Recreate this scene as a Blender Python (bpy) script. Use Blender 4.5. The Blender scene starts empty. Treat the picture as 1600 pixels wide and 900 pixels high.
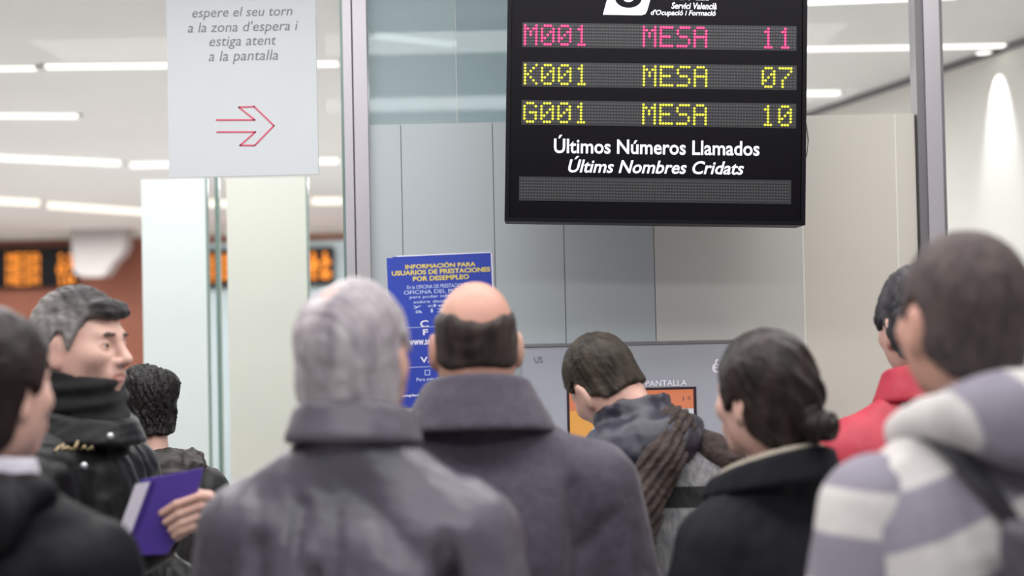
import bpy, math, random
import numpy as np
from mathutils import Vector, Matrix, Euler

sc = bpy.context.scene
COL = sc.collection
R = math.radians

# ------------------------------------------------------------------ camera
FPX = 2200.0
CAM = Vector((0, 0, 1.66))
PITCH, ROLL = math.atan(50 / FPX), R(1.2)
_f = Vector((0, math.cos(PITCH), math.sin(PITCH)))
_r0, _u0 = Vector((1, 0, 0)), Vector((0, -math.sin(PITCH), math.cos(PITCH)))
_r = _r0 * math.cos(ROLL) - _u0 * math.sin(ROLL)
_u = _r0 * math.sin(ROLL) + _u0 * math.cos(ROLL)
cam = bpy.data.cameras.new('camera')
cam_o = bpy.data.objects.new('camera', cam)
COL.objects.link(cam_o)
cam.sensor_width = 36
cam.lens = FPX * 36 / 1600
cam.clip_end = 100
cam.dof.use_dof = True
cam.dof.focus_distance = 3.75
cam.dof.aperture_fstop = 1.55
cam_o.matrix_world = Matrix.Translation(CAM) @ Matrix((_r, _u, -_f)).transposed().to_4x4()
sc.camera = cam_o

# ------------------------------------------------------------------ world, exposure, lamps
w = bpy.data.worlds.new('world')
sc.world = w
w.use_nodes = True
w.node_tree.nodes['Background'].inputs[0].default_value = (0.93, 0.96, 1.0, 1)
w.node_tree.nodes['Background'].inputs[1].default_value = 0.30
sc.view_settings.view_transform = 'Standard'
sc.view_settings.look = 'None'
sc.view_settings.exposure = 0.0
sc.view_settings.gamma = 1.0
sc.view_settings.use_curve_mapping = False
sc.cycles.use_denoising = True
sc.cycles.max_bounces = 8
sc.cycles.transparent_max_bounces = 12
sc.cycles.sample_clamp_indirect = 6


def area(name, loc, sx, sy, power, col=(1, 1, 1), rot=(0, 0, 0)):
    l = bpy.data.lights.new(name, 'AREA')
    l.shape = 'RECTANGLE'
    l.size, l.size_y, l.energy, l.color = sx, sy, power, col
    o = bpy.data.objects.new(name, l)
    COL.objects.link(o)
    o.location, o.rotation_euler = loc, rot
    return o


H = 2.95
area('ceiling_lamp_waiting', (-0.3, 2.0, H - .02), 3.6, .5, 52, (1, .97, .95))
area('ceiling_lamp_entrance', (0.2, 0.2, H - .02), 3.6, .5, 62, (.97, .98, 1))
area('ceiling_lamp_desk', (0.0, 3.2, H - .02), 3.6, .3, 50, (1, .99, .98))
area('ceiling_lamp_partition', (-1.2, 4.4, H - .02), 1.8, .12, 34, (1, .995, .99))
area('right_wall_fill', (1.2, 4.9, H - .02), 1.6, .12, 26, (1, .99, .97))  # unseen fill added to brighten the right wall
area('ceiling_lamp_hall', (-2.5, 7.4, H - .08), 7, .3, 215, (1, .985, .98))
area('ceiling_lamp_hall', (-3, 12, H - .08), 9, .3, 320, (1, .97, .96))
area('ceiling_lamp_hall', (-4, 17, H - .08), 9, .3, 320, (1, .96, .94))


# ------------------------------------------------------------------ helpers
def ray(px, py):
    return _f * FPX + _r * (px - 800) + _u * (450 - py)


def P(px, py, Y):
    d = ray(px, py)
    return CAM + d * ((Y - CAM.y) / d.y)


def PZ(px, py, z):
    d = ray(px, py)
    return CAM + d * ((z - CAM.z) / d.z)


def lin(c):
    return tuple((x / 255 / 12.92) if x / 255 <= .04045 else ((x / 255 + .055) / 1.055) ** 2.4 for x in c) + (1,)


def mat(name, rgb, rough=.6, rgb2=None, scale=8, stretch=(1, 1, 1), bump=0, metal=0, spec=.5, detail=3, sheen=0, emit=None, coat=0):
    m = bpy.data.materials.new(name)
    m.use_nodes = True
    nt = m.node_tree
    b = nt.nodes['Principled BSDF']
    b.inputs['Base Color'].default_value = lin(rgb)
    b.inputs['Roughness'].default_value = rough
    b.inputs['Metallic'].default_value = metal
    b.inputs['Specular IOR Level'].default_value = spec
    b.inputs['Sheen Weight'].default_value = sheen
    b.inputs['Coat Weight'].default_value = coat
    if emit:
        b.inputs['Emission Color'].default_value = lin(emit[0])
        b.inputs['Emission Strength'].default_value = emit[1]
    if rgb2 or bump:
        tc = nt.nodes.new('ShaderNodeTexCoord')
        mp = nt.nodes.new('ShaderNodeMapping')
        mp.inputs['Scale'].default_value = stretch
        n = nt.nodes.new('ShaderNodeTexNoise')
        n.inputs['Scale'].default_value = scale
        n.inputs['Detail'].default_value = detail
        nt.links.new(tc.outputs['Object'], mp.inputs[0])
        nt.links.new(mp.outputs[0], n.inputs['Vector'])
        if rgb2:
            mx = nt.nodes.new('ShaderNodeMix')
            mx.data_type = 'RGBA'
            mx.inputs[6].default_value = lin(rgb)
            mx.inputs[7].default_value = lin(rgb2)
            rmp = nt.nodes.new('ShaderNodeMapRange')
            rmp.inputs['From Min'].default_value, rmp.inputs['From Max'].default_value = .3, .7
            nt.links.new(n.outputs[0], rmp.inputs[0])
            nt.links.new(rmp.outputs[0], mx.inputs[0])
            nt.links.new(mx.outputs[2], b.inputs['Base Color'])
        if bump:
            bp = nt.nodes.new('ShaderNodeBump')
            bp.inputs['Strength'].default_value = bump
            bp.inputs['Distance'].default_value = .01
            nt.links.new(n.outputs[0], bp.inputs['Height'])
            nt.links.new(bp.outputs[0], b.inputs['Normal'])
    return m


def emission(name, rgb, s):
    return mat(name, (20, 20, 20), emit=(rgb, s))


def glass(name, tint, t=.93, gloss_rough=.02, body=None):
    """clear or tinted sheet glass: straight-through light with a fresnel reflection"""
    m = bpy.data.materials.new(name)
    m.use_nodes = True
    nt = m.node_tree
    nt.nodes.clear()
    out = nt.nodes.new('ShaderNodeOutputMaterial')
    tr = nt.nodes.new('ShaderNodeBsdfTransparent')
    tr.inputs[0].default_value = tint
    src = tr.outputs[0]
    if body:
        df = nt.nodes.new('ShaderNodeBsdfDiffuse')
        df.inputs[0].default_value = lin(body[0])
        m0 = nt.nodes.new('ShaderNodeMixShader')
        m0.inputs[0].default_value = body[1]
        nt.links.new(src, m0.inputs[1])
        nt.links.new(df.outputs[0], m0.inputs[2])
        src = m0.outputs[0]
    gl = nt.nodes.new('ShaderNodeBsdfGlossy')
    gl.inputs['Roughness'].default_value = gloss_rough
    mx = nt.nodes.new('ShaderNodeMixShader')
    mx.inputs[0].default_value = 1 - t
    nt.links.new(src, mx.inputs[1])
    nt.links.new(gl.outputs[0], mx.inputs[2])
    nt.links.new(mx.outputs[0], out.inputs[0])
    return m


def link(name, me, m=None, parent=None, smooth=False):
    o = bpy.data.objects.new(name, me)
    COL.objects.link(o)
    if m is not None:
        for q in (m if isinstance(m, (list, tuple)) else [m]):
            me.materials.append(q)
    if smooth:
        me.polygons.foreach_set('use_smooth', [True] * len(me.polygons))
    if parent is not None:
        o.parent = parent
    return o


def pydata(name, vs, fs):
    me = bpy.data.meshes.new(name)
    me.from_pydata([tuple(v) for v in vs], [], [tuple(f) for f in fs])
    me.update()
    return me


class MB:
    def __init__(s):
        s.v, s.f = [], []

    def add(s, vs, fs):
        n = len(s.v)
        s.v += [tuple(v) for v in vs]
        s.f += [tuple(i + n for i in f) for f in fs]
        return s

    def box(s, lo, hi, bev=0.0):
        x0, y0, z0 = lo
        x1, y1, z1 = hi
        b = min(bev, (x1 - x0) * .45, (z1 - z0) * .45)
        ring = [(x0 + b, z0), (x1 - b, z0), (x1, z0 + b), (x1, z1 - b), (x1 - b, z1), (x0 + b, z1), (x0, z1 - b), (x0, z0 + b)] if b > 0 else [(x0, z0), (x1, z0), (x1, z1), (x0, z1)]
        return s.prism(ring, y0, y1)

    def prism(s, ring, y0, y1):
        """ring of (x,z), counter clockwise seen from -y; extruded from y0 (near) to y1"""
        n = len(ring)
        vs = [(x, y0, z) for x, z in ring] + [(x, y1, z) for x, z in ring]
        fs = [tuple(range(n)), tuple(range(2 * n - 1, n - 1, -1))]
        fs += [(i, i + n, (i + 1) % n + n, (i + 1) % n) for i in range(n)]
        return s.add(vs, fs)

    def tube(s, pts, r, n=8):
        pts = [Vector(p) for p in pts]
        rs = r if isinstance(r, (list, tuple)) else [r] * len(pts)
        vs, fs = [], []
        ref = Vector((0, 0, 1))
        for i, p in enumerate(pts):
            t = (pts[min(i + 1, len(pts) - 1)] - pts[max(i - 1, 0)]).normalized()
            a = t.cross(ref)
            if a.length < .1:
                a = t.cross(Vector((1, 0, 0)))
            a.normalize()
            b = a.cross(t)
            for k in range(n):
                q = 2 * math.pi * k / n
                vs.append(p + (a * math.cos(q) + b * math.sin(q)) * rs[i])
        for i in range(len(pts) - 1):
            for k in range(n):
                fs.append((i * n + k, i * n + (k + 1) % n, (i + 1) * n + (k + 1) % n, (i + 1) * n + k))
        fs += [tuple(range(n - 1, -1, -1)), tuple(range((len(pts) - 1) * n, len(pts) * n))]
        return s.add(vs, fs)

    def build(s, name, m, parent=None, smooth=False):
        return link(name, pydata(name, s.v, s.f), m, parent, smooth)


def tag(o, label=None, cat=None, group=None, kind=None):
    for k, v in (('label', label), ('category', cat), ('group', group), ('kind', kind)):
        if v:
            o[k] = v
    return o


def empty(name, loc=(0, 0, 0), rot=(0, 0, 0), label=None, cat=None, group=None, kind=None):
    o = bpy.data.objects.new(name, None)
    COL.objects.link(o)
    o.location, o.rotation_euler = loc, rot
    o.empty_display_size = .1
    return tag(o, label, cat, group, kind)


def text(body, name, m, parent, box=None, x=0, z=0, y=0, width=None, height=None, shear=0, bold=0, align='CENTER', depth=.0012):
    """flat raised lettering as a mesh in the parent's x-z plane facing -y, fitted to width/height, placed with its centre at x,z"""
    c = bpy.data.curves.new('t', 'FONT')
    c.body, c.size, c.shear, c.offset = body, 1, shear, bold
    c.extrude = 0
    c.resolution_u = 3
    o = bpy.data.objects.new('t', c)
    COL.objects.link(o)
    dg = bpy.context.evaluated_depsgraph_get()
    me = bpy.data.meshes.new_from_object(o.evaluated_get(dg))
    bpy.data.objects.remove(o)
    co = np.zeros(len(me.vertices) * 3)
    me.vertices.foreach_get('co', co)
    co = co.reshape(-1, 3)
    lo, hi = co.min(0), co.max(0)
    sx = width / (hi[0] - lo[0])
    sz = height / (hi[1] - lo[1]) if height else sx
    cx = {'CENTER': (lo[0] + hi[0]) / 2, 'LEFT': lo[0], 'RIGHT': hi[0]}[align]
    new = np.stack([(co[:, 0] - cx) * sx + x, np.full(len(co), y - depth), (co[:, 1] - (lo[1] + hi[1]) / 2) * sz + z], 1)
    me.vertices.foreach_set('co', new.ravel())
    me.materials.clear()
    me.update()
    return link(name, me, m, parent)


# ------------------------------------------------------------------ solid modelling: distance fields polygonised into one surface
def ell(p, c, r):
    q = p - np.array(c, np.float32)
    r = np.array(r, np.float32)
    k0 = np.sqrt(((q / r) ** 2).sum(-1)) + 1e-6
    k1 = np.sqrt(((q / r ** 2) ** 2).sum(-1)) + 1e-6
    return k0 * (k0 - 1) / k1


def seg(p, a, b):
    a, b = np.array(a, np.float32), np.array(b, np.float32)
    ab = b - a
    t = np.clip(((p - a) @ ab) / max((ab @ ab), 1e-9), 0, 1)
    d = np.sqrt(((p - a - t[..., None] * ab) ** 2).sum(-1))
    return d, t


def cap(p, a, b, r1, r2=None):
    d, t = seg(p, a, b)
    return d - (r1 + ((r1 if r2 is None else r2) - r1) * t)


def smin(a, b, k):
    h = np.maximum(k - np.abs(a - b), 0) / k
    return np.minimum(a, b) - h * h * k / 4


def smax(a, b, k):
    return -smin(-a, -b, k)


def wob(p, s, seed):
    """soft pseudo noise in -1..1"""
    rs = np.random.RandomState(seed)
    out = 0
    for i in range(4):
        k = rs.normal(size=3) * s * (1 + .5 * i)
        k2 = rs.normal(size=3) * s
        out = out + np.sin(p @ k.astype(np.float32) + 1.5 * np.sin(p @ k2.astype(np.float32) + rs.rand() * 6) + rs.rand() * 6)
    return out / 4


def nets(f, lo, hi, h):
    """surface nets: vertices, quads of the zero set of f in the box lo..hi at grid step h"""
    ax = [np.arange(lo[i], hi[i] + h, h, dtype=np.float32) for i in range(3)]
    g = np.stack(np.meshgrid(*ax, indexing='ij'), -1)
    V = f(g).astype(np.float32)
    # close the surface at the box limits
    V[0], V[-1], V[:, 0], V[:, -1], V[:, :, 0], V[:, :, -1] = [np.maximum(q, h * .2) for q in (V[0], V[-1], V[:, 0], V[:, -1], V[:, :, 0], V[:, :, -1])]
    S = V < 0
    n = [s - 1 for s in S.shape]
    cnt = np.zeros(n, np.float32)
    acc = np.zeros(n + [3], np.float32)
    for a in range(3):
        sl0, sl1 = [slice(None)] * 3, [slice(None)] * 3
        sl0[a], sl1[a] = slice(0, -1), slice(1, None)
        v0, v1 = V[tuple(sl0)], V[tuple(sl1)]
        cr = (v0 < 0) != (v1 < 0)
        t = np.where(cr, v0 / np.where(cr, v0 - v1, 1), 0)
        b, c = [q for q in range(3) if q != a]
        for i in (0, 1):
            for j in (0, 1):
                sl = [slice(None)] * 3
                sl[b], sl[c] = slice(i, i + n[b]), slice(j, j + n[c])
                m = cr[tuple(sl)]
                cnt += m
                acc[..., a] += m * t[tuple(sl)]
                acc[..., b] += m * i
                acc[..., c] += m * j
    act = cnt > 0
    idx = np.full(n, -1, np.int64)
    idx[act] = np.arange(act.sum())
    ijk = np.stack(np.nonzero(act), -1)
    verts = (acc[act] / cnt[act][:, None] + ijk) * h + np.array([q[0] for q in ax])
    quads = []
    for a in range(3):
        b, c = (a + 1) % 3, (a + 2) % 3
        sl0, sl1 = [slice(None)] * 3, [slice(None)] * 3
        sl0[a], sl1[a] = slice(0, -1), slice(1, None)
        for q in (b, c):
            sl0[q] = slice(1, -1)
            sl1[q] = slice(1, -1)
        s0, s1 = S[tuple(sl0)], S[tuple(sl1)]
        for want, flip in ((s0 & ~s1, False), (~s0 & s1, True)):
            e = np.stack(np.nonzero(want), -1)
            if not len(e):
                continue
            e[:, b] += 1
            e[:, c] += 1
            q = []
            for db, dc in ((1, 1), (0, 1), (0, 0), (1, 0)):
                k = e.copy()
                k[:, b] -= db
                k[:, c] -= dc
                q.append(idx[k[:, 0], k[:, 1], k[:, 2]])
            q = np.stack(q, -1)
            quads.append(q[:, ::-1] if flip else q)
    return verts, (np.concatenate(quads) if quads else np.zeros((0, 4), int))


def mesh_from(name, pieces):
    vs, fs, off = [], [], 0
    for v, f in pieces:
        vs.append(v)
        fs.append(f + off)
        off += len(v)
    v, f = np.concatenate(vs), np.concatenate(fs)
    me = bpy.data.meshes.new(name)
    me.vertices.add(len(v))
    me.vertices.foreach_set('co', v.astype(np.float32).ravel())
    me.loops.add(len(f) * 4)
    me.loops.foreach_set('vertex_index', f.astype(np.int32).ravel())
    me.polygons.add(len(f))
    me.polygons.foreach_set('loop_start', np.arange(len(f), dtype=np.int32) * 4)
    me.update(calc_edges=True)
    me.validate()
    return me


# ------------------------------------------------------------------ materials
M = {}
M['ceiling'] = mat('ceiling_paint', (222, 222, 222), .9, (217, 217, 217), 1.5)
M['floor'] = mat('floor_terrazzo', (204, 201, 198), .35, (190, 187, 184), 30)
M['white_wall'] = mat('white_wall_paint', (222, 221, 216), .7, (216, 215, 210), 2)
M['brown'] = mat('brown_wood_panelling', (142, 82, 60), .6, (116, 66, 48), 1.6, (1, 1, .25), detail=5)
M['bluegrey'] = mat('blue_grey_paint', (162, 174, 178), .7)
M['alu'] = mat('brushed_aluminium', (182, 178, 182), .42, (170, 166, 172), 3, (1, 1, .1), metal=.45)
M['alu_dark'] = mat('dark_aluminium', (120, 118, 122), .5, metal=.4)
M['greenedge'] = mat('green_glass_edge', (120, 140, 134), .2)
M['panel_cool_light'] = mat('laminate_cool_light', (176, 184, 188), .35, (170, 178, 183), 1.2)  # white laminate; cool-to-warm light across the wall put into the panel colours
M['panel_mid_light'] = mat('laminate_mid_light', (194, 194, 190), .35)
M['panel_warm_light'] = mat('laminate_warm_light', (206, 202, 193), .35, (201, 197, 188), 1.5)
M['seam'] = mat('panel_seam', (128, 134, 138), .6)
M['seam_light'] = mat('light_panel_seam', (225, 224, 218), .5)
M['frost'] = mat('frosted_glass_film', (220, 226, 225), .5, (214, 221, 219), 1.4)
M['frost_warm'] = mat('frosted_glass_film_warm', (212, 211, 201), .5, (207, 208, 199), 1.4)
M['clear'] = glass('clear_glass', (.97, .975, .975, 1), .993)
M['tint'] = glass('tinted_glass', (.70, .78, .80, 1), .975, body=((168, 184, 188), .5))
M['lamp'] = emission('lamp_diffuser', (255, 252, 244), 1.9)
M['lamp_warm'] = emission('lamp_diffuser_warm', (255, 246, 228), 1.8)
M['lamp_housing'] = mat('lamp_housing', (205, 205, 205), .5)
M['sign'] = mat('sign_board', (192, 197, 200), .55, (188, 193, 197), 2)
M['ink'] = mat('grey_ink', (112, 116, 120), .6)
M['arrow'] = mat('crimson_ink', (196, 66, 96), .5)
M['black_plastic'] = mat('black_plastic', (10, 8, 14), .4, spec=.12)
M['black_face'] = mat('black_acrylic', (8, 6, 12), .3, spec=.1)
M['led_off'] = mat('unlit_led', (54, 52, 58), .5)
M['led_bed'] = mat('led_module', (17, 16, 20), .5)
M['led_pink'] = emission('led_pink', (255, 56, 130), 1.7)
M['led_yellow'] = emission('led_yellow', (232, 230, 56), 1.15)
M['led_orange'] = emission('led_orange', (255, 146, 36), 1.6)
M['print_white'] = mat('white_print', (235, 233, 245), .5)
M['blue'] = mat('blue_poster_paper', (44, 70, 178), .45, (40, 62, 166), 4)
M['print_yellow'] = mat('yellow_print', (232, 210, 90), .5)
M['print_pale'] = mat('pale_print', (190, 205, 240), .5)
M['kiosk'] = mat('kiosk_grey_metal', (160, 164, 174), .45, (154, 158, 168), 3)
M['kiosk_ink'] = mat('kiosk_grey_ink', (105, 108, 116), .5)
M['scr_white'] = emission('screen_white', (222, 228, 232), .75)
M['scr_orange'] = emission('screen_orange', (226, 132, 92), .8)
M['scr_amber'] = emission('screen_amber', (240, 170, 80), .8)
M['scr_dark'] = emission('screen_dark', (90, 84, 92), .5)
M['bezel'] = mat('screen_bezel', (44, 30, 40), .4)
M['cable'] = mat('grey_cable', (120, 118, 114), .5)
M['housing'] = mat('pale_housing', (176, 172, 172), .6)
M['grey_notice'] = mat('grey_notice', (165, 164, 172), .6)

# ------------------------------------------------------------------ the room
wa, wb = PZ(1600, 60, H), PZ(1265, 175, H)
wd = (wb - wa).normalized()
w0, w1 = wa - wd * 6.0, wa + wd * 12.5        # right wall line: near end, far end
BY = 19.0                                      # back wall
XL = -11.0


def slab(name, pts, z0, z1, m):
    n = len(pts)
    vs = [(x, y, z0) for x, y in pts] + [(x, y, z1) for x, y in pts]
    fs = [tuple(range(n - 1, -1, -1)), tuple(range(n, 2 * n))] + [(i, (i + 1) % n, (i + 1) % n + n, i + n) for i in range(n)]
    return tag(link(name, pydata(name, vs, fs), m), kind='structure')


slab('floor', [(XL, -1.5), (5.2, -1.5), (5.2, BY + .2), (XL, BY + .2)], -.1, 0, M['floor'])
slab('ceiling', [(XL, -1.5), (5.2, -1.5), (5.2, BY + .2), (XL, BY + .2)], H, H + .1, M['ceiling'])
nr = Vector((wd.y, -wd.x, 0))
slab('wall_right', [w0[:2], (w0 + nr * .12)[:2], (w1 + nr * .12)[:2], w1[:2]], 0, H, M['white_wall'])
slab('trim_1', [(w0 - nr * .012)[:2], w0[:2], w1[:2], (w1 - nr * .012)[:2]], H - .035, H - .001, M['alu_dark'])
zb = P(100, 374, BY).z
slab('wall_back', [(XL, BY), (w1.x + .3, BY), (w1.x + .3, BY + .15), (XL, BY + .15)], 0, H, M['brown'])
slab('trim_2', [(XL, BY - .5), (-1.0, BY - .5), (-1.0, BY - .001), (XL, BY - .001)], zb, H, M['white_wall'])
slab('wall_left', [(XL - .12, -1.5), (XL, -1.5), (XL, BY), (XL - .12, BY)], 0, H, M['white_wall'])
# added blue-grey wall in place of a dark reflection seen between the frosted screens
q0, q1 = P(318, 400, 14), P(800, 400, 14)
slab('wall_hall_reflection', [(q0.x, 14), (q1.x, 14), (q1.x, 14.1), (q0.x, 14.1)], 0, P(500, 376, 14).z, M['bluegrey'])

# ------------------------------------------------------------------ glazed partition
GY = 4.2


def vbar(px0, px1, y_at, Y0, Y1, z0, z1, m, mb=None):
    a, b = P(px0, y_at, GY).x, P(px1, y_at, GY).x
    return (mb or MB()).box((a, Y0, z0), (b, Y1, z1), .002)


def mullion(name, bars):
    root = empty(name, (P(bars[0][0], 300, GY).x, GY, 0), kind='structure')
    for pn, a, b, Y0, Y1, m in bars:
        mb = MB()
        x0, x1 = P(a, 250, GY).x - root.location.x, P(b, 250, GY).x - root.location.x
        mb.box((x0, Y0 - GY, 0), (x1, Y1 - GY, H), .003)
        mb.build(pn, m, root)
    return root


def mull(name, bars):
    root = empty(name, (P(bars[0][1], 250, GY).x, GY, 0), kind='structure')
    for pn, a, b, Y0, Y1, m in bars:
        x0, x1 = P(a, 250, GY).x - root.location.x, P(b, 250, GY).x - root.location.x
        MB().box((x0, Y0 - GY, 0), (x1, Y1 - GY, H), .003).build(pn, m, root)
    return root


mull('trim_3', [('glass_edge', 535, 541, GY - .01, GY + .012, M['greenedge']), ('side_bar', 541, 554, GY - .035, GY + .035, M['alu']),
                ('gasket', 554, 557, GY - .025, GY + .03, M['alu_dark']), ('front_bar', 557, 578, GY - .04, GY + .04, M['alu'])])
mull('trim_4', [('side_bar', 1431, 1443, GY - .03, GY + .035, M['alu_dark']), ('front_bar', 1443, 1467, GY - .04, GY + .04, M['alu']),
                ('edge_bar', 1467, 1474, GY - .025, GY + .03, M['alu_dark'])])

xm0, xm1 = P(578, 250, GY).x, P(1431, 250, GY).x
zt = P(900, 189, GY).z
center = empty('wall_center', (0, GY, 0), kind='structure')
edges = [(578, 629, 'panel_cool_light'), (629, 772, 'panel_cool_light'), (772, 880, 'panel_cool_light'), (880, 1020, 'panel_cool_light'),
         (1020, 1252, 'panel_mid_light'), (1252, 1400, 'panel_warm_light'), (1400, 1431, 'panel_warm_light')]
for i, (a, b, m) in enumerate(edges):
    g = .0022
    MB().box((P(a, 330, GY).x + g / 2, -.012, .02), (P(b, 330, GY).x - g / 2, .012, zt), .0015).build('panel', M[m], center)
for px in (1252, 1400):
    xs_ = P(px, 330, GY).x
    MB().box((xs_ - .002, -.0128, .02), (xs_ + .002, .004, zt - .001)).build('seam_strip', M['seam_light'], center)
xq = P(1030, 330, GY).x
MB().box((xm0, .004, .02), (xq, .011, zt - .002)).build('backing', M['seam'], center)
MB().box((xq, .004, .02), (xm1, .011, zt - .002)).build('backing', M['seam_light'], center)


def pane(name, px0, px1, z0, z1, m, y_at=150):
    a, b = P(px0, y_at, GY).x, P(px1, y_at, GY).x
    return tag(MB().box((a, GY - .004, z0), (b, GY + .004, z1)).build(name, m), kind='structure')


pane('window_1', -260, 536, .02, H, M['clear'], 250)
pane('window_2', 577, 713, zt + .002, H, M['tint'])
pane('window_3', 714, 820, zt + .002, H, M['tint'])
pane('window_4', 821, 1431, zt + .002, H, M['clear'])
pane('window_5', 1474, 2300, .02, H, M['clear'], 250)
# blue-grey bulkhead behind the second tinted pane
a, b = P(713, 100, 5.4), P(860, 100, 5.4)
slab('wall_niche', [(a.x, 5.4), (b.x, 5.4), (b.x, 5.5), (a.x, 5.5)], 0, H, M['bluegrey'])


# ------------------------------------------------------------------ ceiling strip lights
def strip(p0, p1, label, m='lamp', hgt=.055, wid=.1):
    hgt, wid = max(hgt * .6, .016), wid * .6
    a, b = PZ(*p0, H - hgt / 2), PZ(*p1, H - hgt / 2)
    d = b - a
    d.z = 0
    L = d.length
    root = empty('ceiling_light', ((a.x + b.x) / 2, (a.y + b.y) / 2, H), (0, 0, math.atan2(d.y, d.x)), label, 'ceiling light', 'strip lights along the ceiling')
    MB().box((-L / 2, -wid / 2, -hgt), (L / 2, wid / 2, -.004), .004).build('diffuser', M[m], root)
    MB().box((-L / 2 - .01, -wid / 2 - .006, -.004), (L / 2 + .01, wid / 2 + .006, 0)).build('housing', M['lamp_housing'], root)
    for s in (-1, 1):
        MB().box((s * L / 2 - .012, -wid / 2 - .002, -hgt - .001), (s * L / 2 + .012, wid / 2 + .002, -.004)).build('end_cap', M['lamp_housing'], root)
    return root


strip((-150, 109), (61, 106), 'white strip light cut by the left picture edge, topmost row of the hall', hgt=.03)
strip((69, 104), (533, 99), 'long white strip light in the topmost hall row, crossing behind the hanging white sign', hgt=.034)
strip((-160, 180), (126, 181), 'short white strip light, alone in the second hall row below the top one', hgt=.04)
strip((-160, 239), (189, 255), 'white strip light in the third hall row, left of the gap', hgt=.06)
strip((202, 258), (533, 251), 'white strip light in the third hall row, passing behind the lower edge of hanging sign', hgt=.06)
strip((-160, 306), (62, 317), 'warm strip light low at the left edge above the brown wall', 'lamp_warm', hgt=.09)
strip((69, 320), (222, 331), 'warm strip light low above the brown wall, ending at the frosted screen', 'lamp_warm', hgt=.09)
strip((318, 318), (362, 318), 'small warm strip light seen through the gap between the frosted screens', 'lamp_warm', hgt=.1)
strip((484, 314), (537, 314), 'warm strip light seen between the frosted screen and the aluminium post', 'lamp_warm', hgt=.1)
strip((578, 54), (710, 69), 'slanting strip standing in for a reflected streak, left of the call board', hgt=.035)  # added strip in place of a light streak reflected in the glass
strip((1100, 9), (1500, -7), 'white strip light at the top edge, right of the call board', hgt=.03)
strip((1100, 79), (1572, 71), 'long white strip light running right until it meets the white wall', hgt=.026)
strip((1120, 147), (1314, 145), 'short white strip light just right of the call board, lowest on that side', hgt=.035)

# wall washer at the end of the strip on the right wall
wq = PZ(1566, 74, H)
root = empty('wall_washer_lamp', (wq.x - .10, wq.y - .02, H), (0, 0, 0), 'small round wall washer lamp on ceiling lighting the white right wall', 'ceiling spotlight')
MB().tube([(0, 0, 0), (0, 0, -.03)], [.05, .045], 20).build('housing', M['lamp_housing'], root)
MB().tube([(0, 0, -.03), (0, 0, -.033)], [.036, .036], 20).build('bulb', M['lamp'], root)
sl = bpy.data.lights.new('wall_washer_beam', 'SPOT')
sl.energy, sl.spot_size, sl.spot_blend, sl.shadow_soft_size = 42, R(46), .8, .03
so = bpy.data.objects.new('wall_washer_beam', sl)
COL.objects.link(so)
so.location = (wq.x - .10, wq.y - .02, H - .05)
so.rotation_euler = Vector((nr.x * .25, nr.y * .25, -1)).to_track_quat('-Z', 'Y').to_euler()

# ------------------------------------------------------------------ frosted screens and post behind the glass
SY = 5.3


def screen(px0, px1, py, m, label):
    a, b, t = P(px0, 450, SY).x, P(px1, 450, SY).x, P((px0 + px1) / 2, py, SY).z
    root = empty('frosted_glass_screen', ((a + b) / 2, SY, 0), (0, 0, 0), label, 'glass screen', 'frosted screens behind the glass')
    wv = (b - a) / 2
    MB().box((-wv, -.012, .06), (wv, .012, t), .002).build('pane', M[m], root)
    MB().box((-wv - .004, -.02, 0), (wv + .004, .02, .06), .002).build('base_rail', M['alu'], root)
    MB().box((wv, -.012, .06), (wv + .008, .012, t)).build('edge_strip', M['greenedge'], root)
    return root


screen(224, 324, 280, 'frost', 'tall white frosted glass screen, left of the thin metal post')
screen(357, 481, 278, 'frost_warm', 'tall cream frosted glass screen, right of the thin metal post')
a, t = P(342, 450, SY + .05).x, P(342, 276, SY + .05).z
root = empty('metal_post', (a, SY + .05, 0), (0, 0, 0), 'thin grey green metal post standing in the gap between two frosted screens', 'post')
MB().box((-.008, -.012, 0), (.008, .012, t), .002).build('bar', M['greenedge'], root)
MB().box((-.03, -.006, 0), (.03, .03, .02), .002).build('foot', M['alu'], root)

# ------------------------------------------------------------------ LED text
GL = {'M': '10001 11011 10101 10101 10001 10001 10001', '0': '01110 10001 10011 10101 11001 10001 01110', '1': '00100 01100 00100 00100 00100 00100 01110',
      'K': '10001 10010 10100 11000 10100 10010 10001', 'G': '01110 10001 10000 10111 10001 10001 01110', 'E': '11111 10000 10000 11110 10000 10000 11111',
      'S': '01111 10000 10000 01110 00001 00001 11110', 'A': '01110 10001 10001 11111 10001 10001 10001', '7': '11111 00001 00010 00100 01000 01000 01000', ' ': '00000 ' * 7}


def dots(s, n):
    on = set()
    for k, ch in enumerate(s):
        for r, row in enumerate(GL[ch].split()):
            for c, q in enumerate(row):
                if q == '1':
                    on.add((k * 6 + c, r))
    return on


def disc(mb, x, z, y, r, n=8):
    ring = [(x + r * math.cos(2 * math.pi * k / n), z + r * math.sin(2 * math.pi * k / n)) for k in range(n)]
    mb.prism(ring, y - .0015, y)


def led_row(root, x0, z0, px, pz, s, m, y, rad, cols=96, off=True, bed=True):
    on = dots(s, cols) if s else set()
    if bed:
        b = MB().box((x0 - px, y, z0 - 6 * pz - pz), (x0 + cols * px, y + .003, z0 + pz)).build('led_strip', M['led_bed'], root)
    else:
        b = root
    if off:
        mo = MB()
        for c in range(cols):
            for r in range(7):
                if (c, r) not in on:
                    disc(mo, x0 + c * px, z0 - r * pz, y, rad * .8, 6)
        mo.build('unlit_dots', M['led_off'], b)
    if on:
        k = 0
        for word in s.split(' '):
            if word:
                ml = MB()
                for c, r in dots(word, cols):
                    disc(ml, x0 + (c + k * 6) * px, z0 - r * pz, y - .0005, rad, 8)
                ml.build('lit_dots', m, b)
            k += len(word) + 1


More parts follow.
